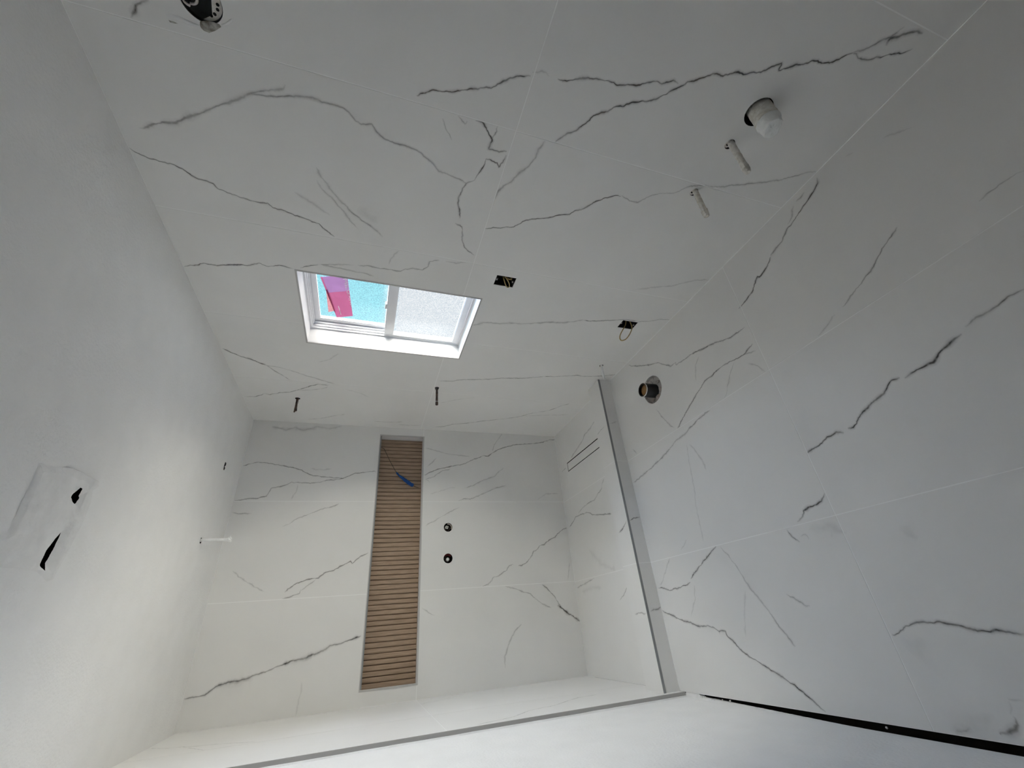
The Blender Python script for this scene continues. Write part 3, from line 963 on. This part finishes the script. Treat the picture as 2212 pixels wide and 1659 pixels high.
# ------------------------------------------------------------------ round junction box for a wall light
ju, jv, jr = JBOX
jb = tag(empty('junction_box', (W, ju, jv)), 'round grey junction box in broken plaster high on the tiled wall', 'junction box')
lathe('box_cup', 'R', ju, jv, [(jr - 0.0006, -0.001), (jr - 0.0006, -0.055), (0, -0.055)], 'grey_box', jb, 32)
lathe('box_rim', 'R', ju, jv, [(jr - 0.001, -0.002), (jr - 0.0025, -0.004), (jr - 0.003, -0.012), (jr - 0.001, -0.014)], 'black', jb, 32)
bm = bmesh.new()
rim = [(ju + 0.046 * math.cos(a), jv + 0.046 * math.sin(a)) for a in [math.radians(-112 + 12 * i) for i in range(11)]]
chord = [(ju + 0.040, jv - 0.004), (ju - 0.040, jv - 0.016)]
add_poly(bm, [rim[::1] + [(ju + 0.03, jv - 0.017), (ju - 0.01, jv - 0.024), (ju - 0.04, jv - 0.022)]], FR['R'], -0.010)
g = bmesh.ops.extrude_face_region(bm, geom=list(bm.faces))
bmesh.ops.translate(bm, verts=[e for e in g['geom'] if isinstance(e, bmesh.types.BMVert)], vec=(0.003, 0, 0))
done('mounting_plate', bm, 'tape', jb)
for a in (-78, -58, -32, -14):
    aa = math.radians(a - 10)
    lathe('plate_hole', 'R', ju + 0.034 * math.cos(aa), jv + 0.036 * math.sin(aa), [(0.0042, -0.0092), (0.0, -0.0092)], 'void', jb, 12)
cx, cy_ = ju + 0.004, jv + 0.030
for r, mm in ((0.017, 'tape'), (0.011, 'black')):
    pts = [FR['R'](cx + r * math.cos(t_ * 0.30), cy_ + r * math.sin(t_ * 0.30), -0.006 - 0.0006 * t_) for t_ in range(26)]
    done('wire_coil', tube_bm(pts, 0.0036, 8), mm, jb, True)
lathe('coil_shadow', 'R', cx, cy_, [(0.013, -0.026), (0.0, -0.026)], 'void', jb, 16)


def smear(name, pxs, th, m, parent, fr='R'):
    ax, val, iu, iv = AX[fr]
    pts = [ray(px, py, ax, val) for px, py in pxs]
    lp = [(p[iu], p[iv]) for p in pts]
    bm = bmesh.new()
    f = FR[fr]
    n = len(lp)
    cu_, cv_ = sum(p[0] for p in lp) / n, sum(p[1] for p in lp) / n
    e = [bm.verts.new(f(u, v, 0.0002)) for u, v in lp]
    i_ = [bm.verts.new(f(u * 0.62 + cu_ * 0.38, v * 0.62 + cv_ * 0.38, th * random.uniform(0.6, 1.1))) for u, v in lp]
    for k in range(n):
        bm.faces.new([e[k], e[(k + 1) % n], i_[(k + 1) % n], i_[k]])
    bm.faces.new(i_)
    return done(name, bm, m, parent, True)


smear('plaster_smear', ((356, 28), (370, 30), (384, 34), (402, 42), (420, 50), (433, 55), (438, 61), (425, 58), (408, 53), (390, 46), (372, 42), (360, 37)), 0.003, 'rough_plaster', jb)
smear('plaster_smear', ((432, 46), (446, 44), (462, 48), (474, 52), (478, 58), (466, 66), (452, 71), (440, 66), (432, 58)), 0.004, 'dirty_plaster', jb)
smear('plaster_smear', ((476, 52), (488, 50), (498, 41), (503, 40), (502, 48), (492, 54), (480, 57)), 0.003, 'rough_plaster', jb)
smear('plaster_chip', ((364, 43), (374, 46), (385, 51), (378, 51), (367, 48)), 0.0005, 'dirty_plaster', jb)

# ------------------------------------------------------------------ plastered-over fan opening in the ceiling
fa = tag(empty('ceiling_fan_opening', ((FAN[0] + FAN[1]) / 2, (FAN[2] + FAN[3]) / 2, H)), 'square ceiling opening plastered over, with two cut slits', 'ceiling opening')
bm = bmesh.new()
add_box(bm, FHOLE[0] + 0.001, FHOLE[1] - 0.001, FHOLE[2] + 0.001, FHOLE[3] - 0.001, H + 0.002, H + 0.11)
bm.faces.ensure_lookup_table()
bmesh.ops.delete(bm, geom=[min(bm.faces, key=lambda q: q.calc_center_median().z)], context='FACES')
done('housing', bm, 'void', fa, normals=False)


def cpt(px, py):
    p = ray(px, py, 2, H)
    return (p.x, p.y)


slit1 = [cpt(*q) for q in ((174, 1053), (178, 1056), (177.5, 1076), (170, 1089), (165.5, 1083), (162, 1074), (167, 1066))]
slit2 = [cpt(*q) for q in ((142, 1149), (129, 1163), (112, 1186), (97, 1208), (90.5, 1224), (97, 1233), (112, 1208), (128, 1180))]
outl = [cpt(*q) for q in ((84, 1000), (98, 1004), (122, 1008), (145, 1008), (176, 1020), (208, 1038), (214, 1050), (200, 1060), (196, 1085), (176, 1135), (150, 1185), (128, 1225), (114, 1252), (100, 1256), (80, 1236), (40, 1228), (-20, 1225), (-60, 1200), (-40, 1160), (18, 1145), (50, 1075), (72, 1030))]
# fine grid cover clipped to the outline, open at the slits
bm = bmesh.new()


def inside(p, lp):
    c = False
    j = len(lp) - 1
    for i in range(len(lp)):
        if (lp[i][1] > p[1]) != (lp[j][1] > p[1]) and p[0] < (lp[j][0] - lp[i][0]) * (p[1] - lp[i][1]) / (lp[j][1] - lp[i][1]) + lp[i][0]:
            c = not c
        j = i
    return c


def edge_dist(p, lp):
    best = 9
    pv = Vector(p)
    for i in range(len(lp)):
        a, b = Vector(lp[i]), Vector(lp[(i + 1) % len(lp)])
        t_ = max(0, min(1, (pv - a).dot(b - a) / max(1e-9, (b - a).length_squared)))
        best = min(best, (pv - a - (b - a) * t_).length)
    return best


G = 0.002
vs = {}
gx0, gx1 = min(p[0] for p in outl), max(p[0] for p in outl)
gy0, gy1 = min(p[1] for p in outl), max(p[1] for p in outl)


def gv(i, j):
    if (i, j) not in vs:
        p = (gx0 + i * G, gy0 + j * G)
        d = edge_dist(p, outl)
        s = min(edge_dist(p, slit1), edge_dist(p, slit2))
        n = 0.0004 + min(d, 0.02) * 0.26 + 0.0016 * noise.noise(Vector((p[0] * 40, p[1] * 40, 0)))
        if d > 0.001:
            e1 = edge_dist(p, [outl[3], outl[4], outl[5]])
            if e1 < 0.020:
                n += 0.010 * (1 - e1 / 0.020) * min(1, d / 0.003)
        if s < 0.05:
            n -= 0.016 * (1 - s / 0.05) ** 1.5
        deep = 0.0
        if FHOLE[0] < p[0] < FHOLE[1] and FHOLE[2] < p[1] < FHOLE[3]:
            deep = 0.5 * max(0.0, min(p[0] - FHOLE[0], FHOLE[1] - p[0], p[1] - FHOLE[2], FHOLE[3] - p[1]) - 0.002)
        vs[(i, j)] = bm.verts.new(FR['C'](p[0], p[1], max(n, 0.0005 - min(0.012, deep))))
    return vs[(i, j)]


for i in range(int((gx1 - gx0) / G)):
    for j in range(int((gy1 - gy0) / G)):
        c = (gx0 + (i + 0.5) * G, gy0 + (j + 0.5) * G)
        if not inside(c, outl) or inside(c, slit1) or inside(c, slit2):
            continue
        bm.faces.new([gv(i, j), gv(i + 1, j), gv(i + 1, j + 1), gv(i, j + 1)])
for v in bm.verts:                     # straighten the cut edges
    if not v.is_boundary:
        continue
    pv = Vector((v.co.x, v.co.y))
    best = None
    for lp in (slit1, slit2, outl):
        for i in range(len(lp)):
            a, b = Vector(lp[i]), Vector(lp[(i + 1) % len(lp)])
            t_ = max(0, min(1, (pv - a).dot(b - a) / max(1e-9, (b - a).length_squared)))
            q = a + (b - a) * t_
            if best is None or (q - pv).length < best[0]:
                best = ((q - pv).length, q)
    if best[0] < 0.004:
        v.co.x, v.co.y = best[1]
done('plaster_cover', bm, 'rough_plaster', fa, True)
# small chip in the ceiling near the shower corner
smear('ceiling_chip', ((486.5, 998), (489, 1000), (488, 1005), (484.5, 1008), (486, 1012), (484, 1016), (482.5, 1014), (484, 1005)), 0.0008, 'void', ceiling, 'C')

# ------------------------------------------------------------------ marble veins (thin printed bands lying in the tile faces)
REG = {'1': (0, 0, 2.989), '2': (740, 0, 2.989), '3': (1472, 0, 2.989), '4': (0, 555, 2.989), '5': (740, 555, 2.989), '6': (1472, 555, 2.989),
       '7': (0, 1104, 2.989), '8': (740, 1104, 2.989), '9': (1472, 1104, 2.989), 'a': (400, 880, 3.687), 'b': (370, 1180, 3.951),
       'c': (900, 900, 4.1475), 'd': (900, 1200, 3.615), 'e': (1200, 860, 3.318), 'f': (1450, 1100, 2.903), 'g': (480, 480, 3.687), 'h': (900, 560, 3.352)}
# plane, darkness, width factor, then runs of "region x,y x,y ..."
VEINS = '''
R .75 1.0 1 820,945 905,1000 960,1020 1040,1040 1080,1055 1115,1060 1180,1092 1230,1128 1280,1155 1330,1165 1375,1185 1410,1220 1480,1245 1540,1270 1590,1285 1680,1310 1730,1310 1760,1340 1840,1362 1900,1390 1960,1405 2060,1448 2110,1490 2160,1530
R .40 1.8 1 900,830 1050,790 1120,795 1180,765 1240,748 1310,730 1380,695 1450,675 1540,640 1620,605 1700,590 1800,580 1830,570 1840,545
R .42 1.2 1 1620,605 1780,625 1900,620 1960,625 2020,630 2080,660 2150,675 2200,690 2 0,695 45,730 85,780 120,800 190,798 210,840 260,895 330,920 400,940 460,960 510,990 540,1020 580,1055 620,1105 690,1130 750,1160 795,1182
R .60 1.6 1 845,115 870,70 880,40 900,20 960,0
R .35 1.8 1 2040,1080 2080,1150 2140,1230 2200,1300 2 0,1310 60,1370 150,1440 220,1490 260,1530
R .28 1.8 1 2050,1160 2070,1210 2130,1270 2212,1355 2 40,1410 100,1480
R .20 2.0 1 1900,1240 1980,1290 2060,1340 2130,1390
R .75 1.2 2 480,620 530,600 570,580 650,592 740,588 830,578 930,560 960,570 1010,540 1070,510 1120,492 1180,488 1215,488
R .28 1.0 2 1225,465 1290,460 1320,475 1335,495
R .80 1.3 2 1390,510 1440,520 1500,518 1550,505 1590,500 1650,515 1720,522 1780,545 1850,550 1920,548 1980,530 2030,525 2060,545 2090,528 2140,525 2170,540
R .85 1.4 2 1375,915 1420,880 1460,858 1510,845 1560,800 1640,738 1700,720 1760,695 1860,665 1900,660 1960,650 2010,645 2070,620 2130,580 2212,545 3 40,530 90,520 140,500 200,480 240,480 270,490 310,472 370,470 420,478 480,470 540,455 600,425 645,408 630,455 670,440 710,428 760,420 850,392 900,400 955,408 1010,385 1080,350 1110,340
R .50 1.6 3 1110,340 1200,310 1290,260 1350,240 1400,200 1440,175
R .60 1.8 3 1320,295 1350,250 1400,235 1460,210 1520,200 1560,215
R .65 1.2 3 1110,345 1140,375 1200,385 1280,370 1350,350 1420,340 1490,320
R .38 2.0 2 1310,910 1270,960 1240,1030 1190,1085 1140,1120 1100,1165 1040,1200 1000,1245 980,1280
R .80 1.2 2 860,775 905,790 940,850 960,900 955,920 945,960 985,970 1010,980 1060,980
R .60 1.0 2 1000,815 995,850 970,890
R .60 2.2 2 935,840 950,870 962,895
R .80 1.2 2 925,1025 960,1035 1000,1050 1008,1080 1040,1040 1055,1000
R .70 1.0 2 925,1025 915,1070 880,1110 855,1165 795,1182 770,1230 745,1280 740,1310 755,1350 758,1410
R .60 1.0 2 725,1440 770,1465 775,1500 770,1550 790,1600 850,1650
R .38 1.2 2 645,765 670,840 705,905
R .38 1.2 2 750,745 770,780 790,800 805,780
R .75 1.0 2 915,1475 1000,1470 1105,1465 1140,1445 1180,1422 1240,1412 1290,1410 1330,1405 1400,1385 1465,1385 1500,1362 1555,1350 1620,1310 1700,1275 1770,1262 1800,1265
R .40 1.3 2 1800,1265 1850,1295 1905,1305 1960,1275 2000,1260 2060,1248 2120,1250 2170,1235 2212,1215 3 60,1200 140,1200 230,1210 330,1195 420,1188 500,1180 600,1165 650,1160 720,1140 790,1118 870,1108
R .75 1.1 4 1185,60 1320,42 1400,55 g 0,342 100,338 200,342 300,330 370,350 460,345 530,358 570,365
R .70 1.0 g 620,362 690,350 765,338
R .32 1.2 g 765,338 860,335 950,340 1050,340
R .38 1.2 g 790,340 900,360 1000,380 1100,400 1210,430
R .45 1.2 g 1080,345 1160,345 1240,365 1310,372 1370,385 1420,390 1450,375 1520,368 1600,380 1640,350 1650,315 1680,310 1730,300
R .32 1.2 g 1780,310 1860,325 1940,322
R .22 1.5 g 1410,225 1370,260 1340,300 1330,340
R .80 2.0 g 0,1005 70,1035 150,1070 230,1090 300,1120 350,1138
R .60 1.1 g 350,1138 420,1185 480,1220 540,1255
R .38 1.3 g 350,1138 450,1155 560,1185 680,1225 800,1260 900,1288
R .70 1.1 g 175,1390 270,1388 340,1365 380,1372 460,1358 560,1350 620,1330 700,1305 760,1290 850,1300
R .38 1.2 g 600,1340 720,1335 800,1325 840,1310
R .24 1.5 g 770,1115 860,1090 930,1045
R .20 1.2 g 980,1330 1100,1360 1170,1395
R .34 1.2 g 680,1570 800,1560 900,1540 980,1530
R .28 2.0 g 1210,1585 1320,1592 1440,1590
R .30 1.5 g 1400,1610 1500,1620 1590,1618
R .42 2.2 h 400,480 440,472 480,458 540,460 600,466 680,462 760,468 860,462 960,455 1060,460 1140,450 1210,440
R .70 1.1 h 1210,440 1250,448 1330,445 1420,440 1490,437 1540,440 1600,445
R .55 1.2 h 1600,452 1680,450 1760,435 1840,438
R .50 1.6 h 155,880 250,884 330,872 420,872 520,868 640,860 760,862 850,855 920,848
R .62 1.1 h 920,848 1000,850 1080,845 1160,840 1200,848 1280,848 1350,845 1400,838 1450,836
R .66 1.1 h 135,1215 200,1210 260,1195 330,1190 420,1180 475,1172 540,1165 640,1155 740,1140 820,1118 880,1108
R .50 1.2 h 880,1108 960,1095 1050,1060 1110,1045
R .38 1.1 h 780,1135 900,1130 1010,1128 1100,1125
R .28 1.5 h 1560,225 1700,205 1860,190 1950,165 2040,150 2110,148
R .22 1.2 h 170,1040 300,1015 430,1000
F .70 1.3 3 870,1150 880,1180 850,1240 800,1320 760,1370 710,1450 680,1480 650,1560 610,1600 575,1650
F .85 1.3 6 575,0 555,60 520,110 505,130 490,125 470,180 455,230 430,260 400,300 370,335
F .50 2.2 3 740,1300 765,1280 790,1240
F .40 1.2 3 720,1330 710,1400 690,1450
F .28 1.2 3 1060,1010 1110,985
F .22 1.5 3 1300,890 1400,850 1500,820
F .38 1.3 3 1920,1300 1970,1250 2050,1200 2100,1170 2160,1120 2212,1105
F .52 1.1 3 1395,1465 1350,1530 1310,1580 1275,1650 6 1240,70 1190,130 1150,190 1100,250 1040,325
F .32 1.4 6 990,370 950,430 900,490 880,510
F .55 1.2 6 2212,205 2120,250 2050,300 1980,350 1900,390 1860,430 1830,450
F .70 1.8 6 1805,495 1770,530 1730,565 1680,600 1650,640 1625,680 1590,690 1540,720 1490,755 1440,780
F .78 1.6 6 1410,780 1360,800 1330,840 1310,880 1270,910 1220,955 1170,1000 1145,1040 1135,1075 1110,1100 1075,1105
F .78 1.6 6 1050,1135 1000,1130 970,1160 940,1165 910,1200 870,1225 810,1265
F .80 1.4 6 920,1525 905,1575 860,1600 820,1615 790,1635 785,1655
F .70 1.2 9 795,0 775,40 755,75
F .50 1.3 9 680,120 710,160 740,185 765,200
F .28 1.3 9 770,160 800,155 825,180
F .58 1.1 6 410,455 360,490 310,525 240,548 180,570 120,600 70,625 h 2110,630 2050,660 1980,695 1920,740 1880,765 1875,745 1840,775 1800,765 1750,748 1680,765 1600,775 1535,770
F .72 1.2 6 460,560 420,605 400,635 340,665 270,700 h 2150,830 2090,880 2050,940 2000,1020 1950,1110 1890,1225
F .38 1.2 6 400,630 480,605
F .30 1.4 6 430,690 490,700 540,740
F .28 1.4 6 340,680 310,770 290,890 275,910
F .22 1.3 6 115,640 90,700 95,800
F .50 1.6 e 1110,85 1060,120 1000,175 960,215 920,265 860,310 800,385 740,450 700,490 650,530 610,565 560,610
F .32 1.3 e 720,75 760,130 820,190 850,215
F .22 1.2 e 940,330 950,400 970,520 985,590 1000,680 1005,770 1030,880 1050,970 1060,1030
F .28 1.5 e 960,330 1020,400 1060,460 1080,520
F .34 1.3 e 555,365 585,400
F .75 1.4 e 1150,1060 1110,1110 1080,1150 1030,1210 1000,1250 970,1295
F .72 1.2 e 970,1320 900,1355 820,1378 780,1365 735,1358
F .34 1.5 e 1180,1065 1240,1130 1300,1210 1360,1310 1400,1370 1480,1460 1580,1600 f 680,740 780,860
F .24 1.4 e 820,1150 800,1200 770,1310 750,1340
F .20 1.2 e 995,1340 1000,1440 970,1570
F .20 1.2 e 950,1000 900,1090
F .68 1.3 e 765,1525 830,1555 900,1590 970,1610 1010,1630 1060,1635 f 230,730 260,740 300,765 340,765 350,790 400,840 440,885 490,925 550,960 620,1005 700,1055 780,1110 850,1165 910,1220 970,1270
F .50 1.0 f 300,765 305,785
F .38 1.2 f 720,530 790,565 840,600 870,605
F .15 1.3 f 465,510 460,600 460,700 465,800
F .65 1.4 f 1385,785 1420,780 1470,735 1530,712 1560,708 1600,715 1690,712 1740,718 1850,742 1920,760 2000,768 2040,757 2110,768 2212,788
F .28 1.3 f 2110,1190 2160,1195 2212,1210
F .45 1.6 f 2150,1300 2170,1350 2160,1380 2100,1400 2060,1410
F .25 2.0 f 1880,1370 1780,1400
F .24 1.5 f 2125,1210 2130,1290
F .55 1.2 e 100,925 130,880 145,850 190,830 240,818 265,835 330,835 400,828
F .42 1.2 e 165,825 200,780 240,750 280,730 300,690 330,650 335,610 350,575
F .34 2.0 e 280,165 250,215 210,260 190,310 130,400 110,430
F .50 1.0 e 45,530 75,500
F .36 1.6 e 155,1360 200,1335 280,1290
F .42 1.3 e 460,1450 490,1410 515,1350
T .55 1.2 e 300,265 320,235 350,205
T .65 1.2 e 455,970 480,940 495,910 510,875
T .55 1.2 e 570,1550 600,1540 650,1545
K .75 1.2 e 530,880 560,860 605,850
K .75 1.2 e 680,1530 720,1515 755,1500
K .28 1.6 e 380,185 440,170
B .72 1.0 a 460,465 520,448 590,436 680,445 740,460 800,468 880,485 930,500 960,520 1000,540 1080,550 1170,560 1265,565 1350,525 1430,518 1510,508 1520,515
B .55 1.1 a 390,745 480,730 580,722 650,708 665,680 690,640 750,635 800,620 850,597 930,602 1030,602 1080,595 1130,582 1265,567
B .24 1.2 a 900,615 880,680 840,735
B .24 1.5 a 1000,490 1100,497 1165,490
B .38 1.5 a 370,835 420,845 530,848
B .38 1.1 a 770,950 830,928 890,885 950,865 1000,845 1060,820 1110,805 1160,795 1225,765
B .70 1.2 a 790,1470 830,1440 880,1405 960,1375 1010,1365 1060,1360 1090,1335 1115,1315 1180,1300 1230,1270 1280,1245 1315,1225 1330,1245 1360,1215 1400,1185 1460,1160
B .45 1.3 a 770,1525 850,1505 880,1490 910,1480 920,1445
B .42 1.2 a 920,1460 990,1410 1050,1365
B .28 1.2 a 380,1300 430,1350 480,1385 560,1430 630,1470
B .18 3.0 a 690,150 800,180 880,160 940,185 1050,155 1150,170 1250,150
B .60 2.0 b 110,1305 200,1290 290,1270 320,1245 370,1205 430,1178 520,1155 600,1140 680,1115 750,1085 830,1060 900,1030 950,1010 1000,990 1070,968 1140,955 1200,928 1260,905 1320,875 1355,845 1420,840 1480,815 1560,785 1620,765
B .18 1.5 b 1115,1160 1110,1220 1080,1360 1060,1450
B .70 1.2 c 70,525 120,500 190,470 250,460 310,445 360,435 410,430 450,412 490,390 550,370 600,350 640,355 680,325 720,300 770,280 840,262 900,250 980,245 1060,240 1130,228 1190,210 1245,205
B .45 1.1 c 80,560 150,540 220,490 300,470
B .38 1.0 c 80,560 110,575 120,590
B .32 1.2 c 680,310 690,270 720,215 770,150
B .32 1.3 c 80,280 180,305 280,335 400,350 480,355
B .28 1.2 c 90,450 140,410 180,370
B .32 1.2 c 440,640 500,620 570,580 640,555 700,535 740,490 780,460
B .42 1.2 c 375,755 420,735 480,740 540,715 600,690 680,650 800,615
B .32 1.1 c 80,975 150,940 250,880 330,835 385,815
B .18 1.2 c 120,695 200,670 350,625
B .24 1.2 c 1080,745 1160,690 1270,690
B .45 1.2 c 590,1520 640,1505 670,1470 690,1440 740,1425 770,1395 800,1380 830,1335 870,1325
B .65 1.2 c 910,1335 940,1335 985,1305 1030,1250 1050,1210 1085,1185 1100,1155 1140,1145 1190,1105 1240,1080 1270,1040 1310,1010 1350,995
B .26 1.3 c 1370,1310 1360,1400 1355,1470
B .45 1.4 d 690,240 760,255 840,285 890,300 930,340 980,375 1050,410
B .62 1.3 d 980,225 1010,250 1040,280 1080,325 1110,380 1130,410 1170,440
B .80 2.6 d 1100,390 1140,415 1180,450 1220,470 1260,505 1275,515
B .36 1.5 d 820,535 780,570 740,640 710,720 690,790 690,880
B .28 1.2 d 40,410 90,440 140,475
L .20 1.4 d 20,1165 120,1145 300,1110
L .40 1.1 8 860,1380 960,1360 1100,1330 1200,1290 1300,1268 1370,1255 1440,1230 1520,1205 1640,1185
L .22 1.3 8 500,1245 620,1220 740,1195
L .38 1.0 7 960,1535 1090,1532 1150,1525 1250,1520 1400,1505 1650,1490
L .25 1.0 7 1180,1525 1320,1545
R .10 11 2 100,1340 170,1400 230,1440
F .10 8 f 860,130 1000,110 1100,150
F .09 9 f 1430,110 1550,180
F .07 14 f 1500,900 1550,850 1560,800
F .10 7 f 1760,1400 1900,1350 2020,1290
B .12 8 b 400,1190 560,1165 700,1120
B .09 7 b 960,1000 1200,955
B .10 6 a 690,160 880,175 1050,170
F .09 9 e 240,1090 330,1190 430,1230
F .10 5 e 190,1390 260,1360 330,1360
'''
OFFS = (-3.2, -1.3, -0.55, 0.0, 0.55, 1.3, 3.2)
ALPH = (0.0, 0.22, 0.75, 1.0, 0.75, 0.22, 0.0)
runs = {}


def h1(x, s):
    return noise.noise(Vector((x, s * 7.31, s * 1.7)))


for ln, row in enumerate(VEINS.strip().splitlines()):
    tk = row.split()
    fr, dark, wf = tk[0], float(tk[1]), float(tk[2])
    ax, val, iu, iv = AX[fr]
    pts = []
    for q in tk[3:]:
        if ',' not in q:
            x0, y0, s = REG[q]
            continue
        a, b = q.split(',')
        p = ray(x0 + float(a) / s, y0 + float(b) / s, ax, val)
        pts.append(Vector((p[iu], p[iv])))
    # resample
    fine = [pts[0]]
    for i in range(len(pts) - 1):
        L = (pts[i + 1] - pts[i]).length
        k = max(1, int(L / 0.004))
        fine += [pts[i].lerp(pts[i + 1], (j + 1) / k) for j in range(k)]
    n = len(fine)
    out = []
    dist = 0.0
    for i, p in enumerate(fine):
        t_ = fine[min(i + 1, n - 1)] - fine[max(i - 1, 0)]
        t_ = t_.normalized() if t_.length > 0 else Vector((1, 0))
        nn = Vector((-t_.y, t_.x))
        if i:
            dist += (p - fine[i - 1]).length
        j = 0.0040 * h1(dist * 38, ln) + 0.0026 * h1(dist * 120, ln + 50)
        wv = max(0.35, 1 + 1.0 * h1(dist * 30, ln + 90)) * wf * 0.0018
        al = min(1.0, 0.95 * dark * (1 + 0.45 * h1(dist * 14, ln + 130)))
        fade = min(1, (min(i, n - 1 - i) + 0.4) / 5)
        out.append((p + nn * j, nn, wv * (0.5 + 0.5 * fade), al * (0.3 + 0.7 * fade)))
    cur, ob = [], None
    for e in out + [None]:
        hit = None
        if e:
            for k, (poly, o) in enumerate(TILES[fr]):
                if inside((e[0].x, e[0].y), poly):
                    hit = (fr, k)
                    break
        if hit != ob:
            if ob and len(cur) > 1:
                runs.setdefault(ob, []).append(cur)
            cur, ob = [], hit
        if e and hit:
            cur.append(e)

HOLES = {'R': (R_RECT, R_CIRC), 'B': (NR, VALVES), 'F': ([DR], [FLANGE])}


def blocked(fr, p):
    rc, cc = HOLES.get(fr, ((), ()))
    return any(r[0] < p.x < r[1] and r[2] < p.y < r[3] for r in rc) or any((p.x - c[0]) ** 2 + (p.y - c[1]) ** 2 < c[2] ** 2 for c in cc)


for (fr, k), ls in runs.items():
    f = FR[fr]
    o = TILES[fr][k][1]
    poly = TILES[fr][k][0]
    us = [p[0] for p in poly]
    vs_ = [p[1] for p in poly]
    bb = (min(us) + 0.0016, max(us) - 0.0016, min(vs_) + 0.0016, max(vs_) - 0.0016)
    verts, faces, al = [], [], []
    for li, l in enumerate(ls):
        zoff = 0.00018 + 0.00005 * (li % 5)
        prev = None
        for p, nn, w_, a in l:
            base = len(verts)
            if blocked(fr, p):
                prev = None
                continue
            for od, av in zip(OFFS, ALPH):
                q = p + nn * (od * w_)
                q.x = min(max(q.x, bb[0]), bb[1])
                q.y = min(max(q.y, bb[2]), bb[3])
                verts.append(f(q.x, q.y, zoff))
                al.append(av * a)
            if prev is not None:
                for j in range(len(OFFS) - 1):
                    faces.append((prev + j, prev + j + 1, base + j + 1, base + j))
            prev = base
    if not faces:
        continue
    me = bpy.data.meshes.new('vein')
    me.from_pydata(verts, [], faces)
    att = me.attributes.new('strength', 'FLOAT', 'POINT')
    att.data.foreach_set('value', al)
    link('vein', me, 'vein', o)
